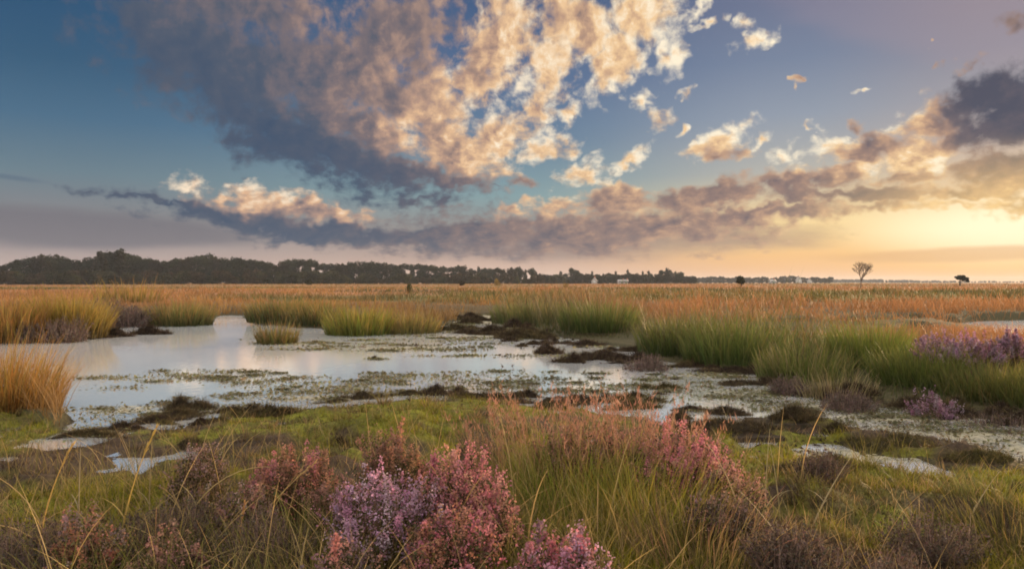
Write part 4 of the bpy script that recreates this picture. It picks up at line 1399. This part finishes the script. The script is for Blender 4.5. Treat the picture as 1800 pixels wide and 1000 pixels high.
# ------------------------------------------------------------------ tall single straws in front
# (label, base px, base y, length m, lean toward az deg, start lean, bend, colour, head)
STRAWS = [
    ('tall golden straw leaning over the lower corner', 62, 1010, 0.62, 20, 0.05, 0.42, (0.55, 0.38, 0.13), True),
    ('pale straw arching down beside the tall golden one', 100, 1010, 0.50, 190, 0.15, 1.7, (0.50, 0.36, 0.16), False),
    ('long straw bowing in from the frame edge', 95, 985, 0.64, 185, 0.1, 1.2, (0.45, 0.33, 0.14), False),
    ('upright golden straw with a ripe head among dark scrub', 205, 1000, 0.66, 10, 0.08, 0.35, (0.56, 0.40, 0.12), True),
    ('thin grey straw standing straight above the green flats', 138, 940, 0.5, 0, 0.0, 0.05, (0.36, 0.30, 0.2), False),
    ('thin straw standing straight behind the ripe headed one', 262, 930, 0.52, 0, 0.0, 0.06, (0.36, 0.28, 0.15), False),
    ('broad arch of straw over the grey withered heather', 312, 960, 0.70, 15, 0.12, 1.55, (0.46, 0.36, 0.17), False),
    ('straw slanting across the coral heather', 400, 980, 0.60, 5, 0.55, 0.35, (0.48, 0.34, 0.15), True),
    ('short stout reed stub at the bottom', 272, 1020, 0.32, 0, 0.0, 0.05, (0.44, 0.26, 0.14), False),
    ('rusty reed stub at the bottom beside the coral heather', 415, 1020, 0.34, 60, 0.05, 0.2, (0.46, 0.26, 0.12), True),
    ('golden straw slanting before the mauve heather', 640, 1030, 0.46, 8, 0.55, 0.4, (0.52, 0.36, 0.13), True),
    ('hooked straw bowing before the mauve heather', 655, 1000, 0.40, 10, 0.3, 1.9, (0.5, 0.38, 0.18), False),
    ('straw leaning low from the coral heather', 500, 1010, 0.44, 30, 0.5, 0.3, (0.50, 0.32, 0.15), False),
    ('straw with a drooping head beside the yellow grass', 1205, 960, 0.42, 25, 0.2, 0.9, (0.50, 0.40, 0.22), True),
    ('thin pale straw standing on the green flats', 1345, 935, 0.50, 0, 0.0, 0.1, (0.42, 0.36, 0.2), False),
    ('second thin pale straw on the green flats', 1372, 925, 0.44, 160, 0.05, 0.15, (0.42, 0.36, 0.2), False),
    ('slanting pale straw over the dark violet scrub', 1425, 960, 0.42, 20, 0.45, 0.25, (0.42, 0.35, 0.2), False),
    ('bent straw by the violet brown scrub', 1310, 985, 0.5, 170, 0.12, 0.5, (0.45, 0.36, 0.2), False),
    ('straw reaching above the tall grass beside the pink heather', 905, 930, 0.52, 150, 0.05, 0.3, (0.46, 0.34, 0.16), True),
    ('thin straw crossing the fresh green clump', 1070, 960, 0.50, 20, 0.1, 0.35, (0.46, 0.36, 0.16), False),
    ('straw bowed over the dusty pink clump', 730, 1010, 0.36, 170, 0.2, 1.6, (0.48, 0.33, 0.14), False),
    ('straw standing in front of the tall bright pink bush', 772, 1000, 0.36, 20, 0.05, 0.3, (0.48, 0.36, 0.16), False),
    ('long straw at the frame edge over the olive tuft', 1700, 930, 0.34, 20, 0.5, 0.3, (0.42, 0.34, 0.18), False),
    ('curved straw low at the bottom corner', 330, 1020, 0.36, 170, 0.4, 0.9, (0.46, 0.34, 0.15), False),
]
for k, (label, px, py, ln, azd, lean, bend, c, head) in enumerate(STRAWS):
    x, y = gp(px, py, 0.07)
    z = float(height([x], [y])[0])
    az = math.radians(azd) + (0.15 if k % 2 else -0.15)
    T = np.linspace(0, 1, 12)
    th = lean + bend * T ** 1.3
    dr, dzz = np.sin(th) * ln / 11, np.cos(th) * ln / 11
    r = np.concatenate([[0], np.cumsum(dr[1:])])
    zz = np.concatenate([[0], np.cumsum(dzz[1:])])
    pts = np.stack([r * math.cos(az), r * math.sin(az), zz - 0.02], 1)
    B = Build()
    tube(B, pts, 0.0044 * (1.12 - 0.85 * T), np.asarray(c), 5)
    # one or two withered leaf blades hang from the stalk
    q = pts[[2, 4]]
    blades(B, q, ln * np.array([0.35, 0.28]), 0.006, 0.5, az + np.array([0.4, 2.6]), 1.1, np.asarray(c) * 0.8, np.asarray(c), 4)
    e = empty('straw_stem', (x, y, z), label, 'straw', 'single straws in the foreground')
    obj('stalk', B.mesh('straw', GRASS), e)
    if head:
        S = Build()
        m = 46
        t = rng.uniform(0.80, 1.0, m)
        i0 = np.clip((t * 11).astype(int), 0, 10)
        f = (t * 11 - i0)[:, None]
        q = pts[i0] * (1 - f) + pts[i0 + 1] * f
        d = pts[i0 + 1] - pts[i0]
        ta = np.arctan2(np.hypot(d[:, 0], d[:, 1]), d[:, 2])
        blades(S, q, rng.uniform(0.018, 0.034, m), 0.006, ta + rng.uniform(-0.35, 0.35, m), np.full(m, az) + rng.normal(0, 0.5, m), 0.1, np.asarray(c) * 0.85, np.asarray(c) * 1.1, 1)
        obj('seed_head', S.mesh('seed_head', GRASS), e)
# ------------------------------------------------------------------ trees
def crown_points(lobes, n):
    """Points in the outer shell of a set of ellipsoid lobes (cx, cy, cz, rx, ry, rz)."""
    lob = np.array(lobes, float)
    wgt = lob[:, 3] * lob[:, 4] + lob[:, 5] ** 2
    k = rng.choice(len(lob), n, p=wgt / wgt.sum())
    v = rng.normal(size=(n, 3))
    v /= np.linalg.norm(v, axis=1)[:, None]
    r = rng.uniform(0.35, 1.0, n) ** 0.5
    p = lob[k, :3] + v * r[:, None] * lob[k, 3:6]
    p += (rng.uniform(0, 1, (n, 1)) < 0.25) * rng.normal(0, 0.03, (n, 3))
    return p, k


def tree_meshes(kind, n=3600, leaf_c=(0.030, 0.036, 0.016), size=0.045):
    """A tree of height 1: trunk with limbs, and a crown of leaf clumps."""
    T, K = Build(), Build()
    lobes = []
    if kind == 'broad':
        for j in range(17):
            a = rng.uniform(0, 6.28)
            q = rng.uniform(0.1, 0.30)
            zc = rng.uniform(0.10, 0.86)
            s = rng.uniform(0.10, 0.19)
            q *= 1.0 - 0.55 * abs(zc - 0.5)
            lobes.append((q * math.cos(a), q * math.sin(a), zc, s * 1.15, s * 1.15, s * 0.85))
        lobes.append((0, 0, 0.84, 0.14, 0.14, 0.15))
    elif kind == 'tall':
        for j in range(16):
            a = rng.uniform(0, 6.28)
            zc = 0.08 + 0.84 * j / 15
            q = rng.uniform(0.02, 0.14) * (1.15 - zc)
            sz = rng.uniform(0.09, 0.14) * (1.25 - 0.75 * zc)
            lobes.append((q * math.cos(a), q * math.sin(a), zc, sz * 1.25, sz * 1.25, sz * 1.1))
    elif kind == 'pine':
        for j in range(9):
            a = rng.uniform(0, 6.28)
            zc = rng.uniform(0.55, 0.93)
            q = rng.uniform(0.04, 0.22)
            s = rng.uniform(0.07, 0.13)
            lobes.append((q * math.cos(a), q * math.sin(a), zc, s * 1.3, s * 1.3, s * 0.7))
    elif kind == 'flat':
        for (x, z, s) in ((-0.40, 0.84, 0.13), (-0.24, 0.90, 0.17), (-0.05, 0.88, 0.17), (0.12, 0.92, 0.16), (0.30, 0.84, 0.19), (0.46, 0.72, 0.18), (0.50, 0.52, 0.15), (0.14, 0.70, 0.15), (-0.10, 0.72, 0.13), (0.34, 0.60, 0.14)):
            lobes.append((x, rng.uniform(-0.25, 0.25), z, s * 1.0, s * 1.1, s * 0.8))
    elif kind == 'round':
        for j in range(9):
            a = rng.uniform(0, 6.28)
            q = rng.uniform(0.05, 0.24)
            zc = rng.uniform(0.36, 0.8)
            s = rng.uniform(0.15, 0.22)
            lobes.append((q * math.cos(a), q * math.sin(a), zc, s, s, s * 0.9))
    elif kind == 'shrub':
        for j in range(9):
            a = rng.uniform(0, 6.28)
            q = rng.uniform(0.1, 0.6)
            s = rng.uniform(0.25, 0.4)
            lobes.append((q * math.cos(a), q * math.sin(a), rng.uniform(0.15, 0.68), s, s, s * 0.8))
    p, k = crown_points(lobes, n)
    p[:, 2] = np.clip(p[:, 2], 0.02, 1.05)
    shade = rng.uniform(0.65, 1.4, len(lobes))[k][:, None]
    flakes(K, p, size * rng.uniform(0.6, 1.4, n), vary(leaf_c, n, 0.35, 0.12) * shade, 0.15, 1.2)
    # trunk and limbs
    bend = rng.normal(0, 0.02, 2)
    z = np.linspace(-0.02, 0.8 if kind != 'shrub' else 0.4, 6)
    base = 0.0 if kind != 'flat' else -0.05
    pts = np.stack([base + bend[0] * np.sin(z * 4), bend[1] * np.sin(z * 3), z], 1)
    bark = np.array([0.07, 0.055, 0.045]) if kind not in ('flat', 'round') else np.array([0.03, 0.025, 0.02])
    tube(T, pts, np.linspace(0.024, 0.007, 6) * (3.2 if kind in ('flat', 'round') else 1.0), bark, 6)
    for lb in lobes[:7]:
        z0 = min(max(lb[2] - 0.28, 0.12), 0.6)
        s = np.array([np.interp(z0, z, pts[:, 0]), np.interp(z0, z, pts[:, 1]), z0])
        e = np.array(lb[:3])
        m = (s + e) / 2 + np.array([0, 0, 0.03])
        tube(T, [s, m, e], [0.011, 0.008, 0.004], bark, 4)
    return T.mesh(kind + '_trunk', WOOD), K.mesh(kind + '_crown', LEAF)


PROTO = {}


def plant_tree(name, proto, x, y, h, w, label, cat, group, rot=None):
    """A tree or shrub of height h; w widens the crown."""
    z = float(height([x], [y])[0]) - 0.05
    rot = rng.uniform(0, 6.28) if rot is None else rot
    if proto not in PROTO:
        kind, kw = proto_defs[proto]
        tm, km = tree_meshes(kind, **kw)
        e = empty(name, (x, y, z), label, cat, group, rot)
        obj('trunk', tm, e)
        obj('crown', km, e)
        PROTO[proto] = e
    else:
        e = copy_tree(PROTO[proto])
        e.name = name
        e.location = (x, y, z)
        e.rotation_euler = (0, 0, rot)
        tag(e, label, cat, group)
    e.scale = (h * w, h * w, h)
    return e


OAK = (0.022, 0.026, 0.013)
proto_defs = {
    'oak_a': ('broad', dict(leaf_c=OAK)), 'oak_b': ('broad', dict(leaf_c=(0.026, 0.030, 0.014))), 'oak_c': ('broad', dict(leaf_c=(0.030, 0.027, 0.015))), 'oak_d': ('broad', dict(leaf_c=(0.020, 0.025, 0.013))),
    'tall_a': ('tall', dict(leaf_c=OAK, n=1800)), 'tall_b': ('tall', dict(leaf_c=(0.028, 0.028, 0.016), n=1800)),
    'pine_a': ('pine', dict(leaf_c=(0.022, 0.028, 0.016), n=1600)), 'pine_b': ('pine', dict(leaf_c=(0.022, 0.028, 0.016), n=1600)),
    'shrub_a': ('shrub', dict(leaf_c=(0.050, 0.038, 0.020), n=1500, size=0.10)), 'shrub_b': ('shrub', dict(leaf_c=(0.040, 0.040, 0.018), n=1500, size=0.10)),
    'far_a': ('broad', dict(leaf_c=(0.030, 0.032, 0.020), n=1500, size=0.09)), 'far_b': ('shrub', dict(leaf_c=(0.032, 0.032, 0.020), n=1200, size=0.17)),
    'flat': ('flat', dict(leaf_c=(0.020, 0.026, 0.012), n=3600, size=0.06)), 'round': ('round', dict(leaf_c=(0.026, 0.034, 0.014), n=3600, size=0.06)),
    'moor_shrub': ('shrub', dict(leaf_c=(0.07, 0.075, 0.025), n=1600, size=0.09)), 'ochre_shrub': ('shrub', dict(leaf_c=(0.20, 0.13, 0.03), n=1600, size=0.09)),
}
SKY_X = [-280, -180, -80, 0, 30, 55, 75, 95, 115, 140, 158, 175, 192, 212, 235, 270, 300, 330, 350, 370, 400, 440, 470, 488, 505, 530, 560, 600, 640, 665, 700, 740, 780, 810, 850, 880, 910, 935, 948, 960]
SKY_Y = [456, 448, 462, 466, 456, 452, 443, 444, 452, 457, 452, 446, 442, 438, 448, 451, 455, 450, 450, 445, 451, 452, 457, 464, 453, 451, 458, 459, 459, 458, 463, 463, 465, 467, 467, 469, 468, 470, 478, 484]


def top_to_h(px, ytop, d):
    x, y = (px - 900) / FPX * d, d
    z = float(height([x], [y])[0])
    return x, y, EYE - z + (HORIZON - ytop) / FPX * d


BELT = 'trees of the dark woodland belt on the horizon'
px = -260.0
while px < 950:
    d = 300 + 0.12 * px + rng.uniform(-12, 25)
    yt = float(np.interp(px, SKY_X, SKY_Y)) + rng.uniform(-1.5, 4)
    x, y, h = top_to_h(px, yt, d)
    p = rng.choice(['oak_a', 'oak_b', 'oak_c', 'oak_d', 'tall_a'] if px > 500 else ['oak_a', 'oak_b', 'oak_c', 'oak_d'])
    plant_tree('broadleaf_tree', str(p), x, y, h, rng.uniform(0.8, 1.1), 'dark leafy tree in the closed woodland belt on the horizon', 'tree', BELT)
    px += rng.uniform(9, 14)
for (px, yt, w, lab) in ((212, 436, 0.75, 'tallest tree of the woodland belt, with a narrow dark top'), (176, 440, 0.7, 'slender high tree just beside the tallest one of the belt')):
    x, y, h = top_to_h(px, yt, 296)
    plant_tree('broadleaf_tree', 'tall_b', x, y, h, 1.25, lab, 'tree', None)
# lower growth along the front of the belt
px = -260.0
while px < 955:
    d = 268 + 0.10 * px + rng.uniform(-6, 10)
    x, y, h = top_to_h(px, rng.uniform(472, 486) + (4 if px > 600 else 0), d)
    plant_tree('woodland_shrub', str(rng.choice(['shrub_a', 'shrub_b'])), x, y, h, rng.uniform(0.7, 1.1), 'brownish shrub in the understory along the front of the woodland belt', 'shrub', 'shrubs along the foot of the woodland belt')
    px += rng.uniform(8, 13)
# looser wood of pines and small trees in the middle
LOOSE = [(962, 484, 'oak_b'), (972, 485, 'oak_c'), (985, 476, 'tall_a'), (995, 480, 'oak_b'), (1005, 470, 'oak_d'), (1012, 474, 'oak_d'), (1022, 486, 'oak_a'), (1032, 487, 'oak_c'), (1041, 476, 'tall_b'), (1052, 484, 'oak_b'),
         (1060, 480, 'tall_a'), (1070, 479, 'oak_d'), (1082, 476, 'tall_b'), (1093, 484, 'oak_a'), (1104, 473, 'tall_a'), (1114, 484, 'oak_b'), (1121, 486, 'oak_c'), (1130, 476, 'tall_b'), (1141, 475, 'tall_a'), (1152, 487, 'oak_a'),
         (1163, 474, 'oak_d'), (1172, 470, 'tall_b'), (1176, 473, 'oak_a'), (1188, 476, 'tall_a'), (1197, 477, 'oak_b'), (1207, 485, 'oak_c'), (1215, 488, 'oak_a')]
for (px, yt, p) in LOOSE:
    x, y, h = top_to_h(px, yt, 440 + rng.uniform(-15, 25))
    if px in (1005,):
        lab, grp = 'open crowned tree rising over the loose wood beside the white cottage', None
    elif px == 1172:
        lab, grp = 'highest dense tree at the end of the loose wood', None
    else:
        lab, grp = 'small dark tree in the loose wood between the belt and the far plain', 'trees of the loose wood'
    plant_tree('pine_tree' if p.startswith('pine') else 'broadleaf_tree', p, x, y, h, rng.uniform(0.8, 1.15), lab, 'tree', grp)
px = 955.0
while px < 1222:
    x, y, h = top_to_h(px, rng.uniform(479, 486), 425 + rng.uniform(-5, 10))
    plant_tree('woodland_shrub', str(rng.choice(['oak_a', 'oak_c', 'shrub_b'])), x, y, h, rng.uniform(1.0, 1.5), 'low dark shrub filling the foot of the loose wood', 'shrub', 'shrubs at the foot of the loose wood')
    px += rng.uniform(5, 8)
# far lines of trees over the plain
px = 1222.0
while px < 1462:
    bump = 3.5 * math.exp(-((px - 1392) / 14) ** 2) + 1.5 * math.exp(-((px - 1250) / 16) ** 2)
    x, y, h = top_to_h(px, 486.8 + rng.uniform(-1.2, 1.8) - bump, 760 + rng.uniform(-20, 30))
    plant_tree('far_tree', 'far_a', x, y, h, rng.uniform(1.2, 1.7), 'small hazy tree in the far line behind the round tree', 'tree', 'trees of the far line')
    px += rng.uniform(6, 9)
px = 1450.0
while px < 1890:
    yt = np.interp(px, [1450, 1480, 1560, 1640, 1720, 1890], [491, 490.5, 491.5, 493, 494, 494.5])
    x, y, h = top_to_h(px, yt + rng.uniform(-0.9, 0.8), 1350 + rng.uniform(-30, 60))
    plant_tree('horizon_tree', 'far_b', x, y, h, rng.uniform(0.7, 1.3), 'faint tree in the lowest haze on the horizon below the sunrise', 'tree', 'trees faint on the horizon')
    px += rng.uniform(5, 8)

# single trees and bushes on the moor
def on_moor(name, proto, px, ytop, ybase, w, label, cat, rot=0.0):
    d = EYE * FPX / (ybase - HORIZON)
    x, y, h = top_to_h(px, ytop, d)
    return plant_tree(name, proto, x, y, h, w, label, cat, None, rot)


on_moor('round_tree', 'round', 1303, 482.5, 507, 1.15, 'round dark tree standing alone before the far tree line', 'tree')
on_moor('flat_topped_tree', 'flat', 1688, 484, 506.5, 1.05, 'small flat topped tree standing alone under the sunrise', 'tree')
on_moor('moor_bush', 'moor_shrub', 719, 496, 519, 0.5, 'small dark bush standing out on the moor beyond the pond', 'bush')
on_moor('moor_bush', 'ochre_shrub', 873, 488.5, 504.5, 0.6, 'ochre bush before the end of the woodland belt', 'bush')
on_moor('moor_bush', 'ochre_shrub', 994, 497, 510, 0.75, 'low ochre bush on the moor in front of the loose wood', 'bush', 1.0)
on_moor('moor_bush', 'shrub_a', 812, 493.5, 505, 0.9, 'low rusty bush before the dark belt beside the ochre bush', 'bush', 2.0)
on_moor('moor_bush', 'shrub_b', 543, 488, 504, 0.5, 'low dark bush at the edge of the moor under the belt', 'bush', 2.0)


def bare_tree(x, y, h):
    B = Build()
    T = Build()
    bark = np.array([0.11, 0.08, 0.065])
    lr = random.Random(5)

    def grow(p, d, ln, rad, depth):
        q = [p + d * ln * t + np.array([lr.uniform(-1, 1), lr.uniform(-1, 1), 0]) * 0.02 * ln for t in (0, 0.5, 1)]
        q[0] = p
        rr = max(rad, 0.016)
        tube(T if depth == 0 else B, q, [rr, rr * 0.85, rr * 0.7], bark, 3)
        if depth >= 5:
            return
        for c in range(5 if depth == 0 else 3):
            a = lr.uniform(0, 6.28)
            s = lr.uniform(0.35, 0.85)
            nd = d + s * np.array([math.cos(a), math.sin(a), lr.uniform(-0.05, 0.3)])
            nd /= np.linalg.norm(nd)
            grow(q[2] if c else q[1] * 0.4 + q[2] * 0.6, nd, ln * lr.uniform(0.66, 0.86), rad * 0.66, depth + 1)
    grow(np.array([0, 0, -0.05]), np.array([0.02, 0, 1.0]), 0.27 * h, 0.022 * h, 0)
    e = empty('bare_tree', (x, y, float(height([x], [y])[0])), 'leafless tree with a fan of fine twigs alone on the plain', 'tree')
    obj('trunk', T.mesh('trunk', WOOD), e)
    obj('crown', B.mesh('crown', WOOD), e)


d = EYE * FPX / (510 - HORIZON)
x, y, h = top_to_h(1513, 454, d)
bare_tree(x, y, h)

# ------------------------------------------------------------------ white farmhouses far away
def box(B, x0, x1, y0, y1, z0, z1, c):
    V = np.array([[x, y, z] for z in (z0, z1) for y in (y0, y1) for x in (x0, x1)])
    B.add(V, [np.array([[0, 2, 3, 1], [4, 5, 7, 6], [0, 1, 5, 4], [2, 6, 7, 3], [0, 4, 6, 2], [1, 3, 7, 5]])], c)


def farmhouse(px, d, w, dep, wall_h, roof_h, label, rot=0.0, roof_c=(0.30, 0.28, 0.27), gable=False):
    x, y = (px - 900) / FPX * d, d
    e = empty('farmhouse', (x, y, float(height([x], [y])[0]) - 0.1), label, 'house', 'white farmhouses beyond the moor', rot)
    B = Build()
    box(B, -w / 2, w / 2, -dep / 2, dep / 2, 0, wall_h, (0.40, 0.39, 0.38))
    for s in (-1, 1):
        B.add([[s * w / 2, -dep / 2, wall_h], [s * w / 2, dep / 2, wall_h], [s * w / 2, 0, wall_h + roof_h]], [np.array([[0, 1, 2]])], (0.40, 0.39, 0.38))
    obj('wall', B.mesh('wall', PLASTER), e)
    R = Build()
    t = 0.18
    for s in (-1, 1):
        o = 0.35
        sl = roof_h / (dep / 2)
        V = []
        for zz in (0.02, t):
            for xx in (-w / 2 - o, w / 2 + o):
                V += [[xx, s * (dep / 2 + o), wall_h - o * sl + zz], [xx, 0, wall_h + roof_h + zz]]
        R.add(V, [np.array([[0, 1, 3, 2], [4, 6, 7, 5], [0, 2, 6, 4], [1, 5, 7, 3], [0, 4, 5, 1], [2, 3, 7, 6]])], roof_c)
    rf = obj('roof', R.mesh('roof', PLASTER), e)
    Cc = Build()
    box(Cc, w * 0.22, w * 0.22 + 0.7, -0.35, 0.35, wall_h + roof_h * 0.6, wall_h + roof_h + 0.9, (0.28, 0.13, 0.09))
    obj('chimney', Cc.mesh('chimney', PLASTER), rf)
    for k in (-1, 1):
        Wd = Build()
        box(Wd, k * w * 0.28 - 0.6, k * w * 0.28 + 0.6, -dep / 2 - 0.04, -dep / 2 + 0.02, 0.9, 2.0, (0.05, 0.06, 0.07))
        obj('window', Wd.mesh('window', PLASTER), e)
    Dd = Build()
    box(Dd, -0.5, 0.5, -dep / 2 - 0.05, -dep / 2 + 0.02, 0.1, 2.1, (0.10, 0.16, 0.10))
    obj('door', Dd.mesh('door', PLASTER), e)


farmhouse(1045, 405, 2.4, 3.0, 1.9, 1.6, 'narrow white cottage before the loose wood near the open crowned tree', 1.3)
farmhouse(1092, 408, 3.6, 3.0, 1.5, 0.8, 'long low white farmhouse under the loose wood', 0.1, (0.42, 0.40, 0.39))
farmhouse(1100, 402, 2.0, 2.2, 1.6, 0.7, 'small white shed beside the long low farmhouse', 0.0, (0.42, 0.40, 0.39))
farmhouse(1358, 430, 3.0, 3.0, 1.5, 0.9, 'low white farmhouse before the far tree line', 0.1, (0.42, 0.40, 0.39))
farmhouse(1404, 640, 3.4, 4.4, 3.4, 2.6, 'higher white farmhouse with a steep gable among the far trees', 1.45)
farmhouse(1423, 650, 3.0, 3.6, 2.4, 1.8, 'white farmhouse next to the one with a steep gable', 1.4)

# ------------------------------------------------------------------ morning air
hm = bpy.data.meshes.new('haze')
X0, X1, Y0, Y1, Z0, Z1 = -3100, 3100, -140, 3300, -2.0, 24.0
hm.from_pydata([(x, y, z) for z in (Z0, Z1) for y in (Y0, Y1) for x in (X0, X1)], [], [(0, 2, 3, 1), (4, 5, 7, 6), (0, 1, 5, 4), (2, 6, 7, 3), (0, 4, 6, 2), (1, 3, 7, 5)])
hz = bpy.data.materials.new('morning_air')
hz.use_nodes = True
hz.node_tree.nodes.clear()
pv_ = hz.node_tree.nodes.new('ShaderNodeVolumePrincipled')
pv_.inputs['Color'].default_value = (0.70, 0.78, 0.90, 1)
pv_.inputs['Density'].default_value = 0.00017
pv_.inputs['Anisotropy'].default_value = 0.2
ho = hz.node_tree.nodes.new('ShaderNodeOutputMaterial')
hz.node_tree.links.new(pv_.outputs[0], ho.inputs['Volume'])
hm.materials.append(hz)
tag(obj('haze', hm), kind='stuff')
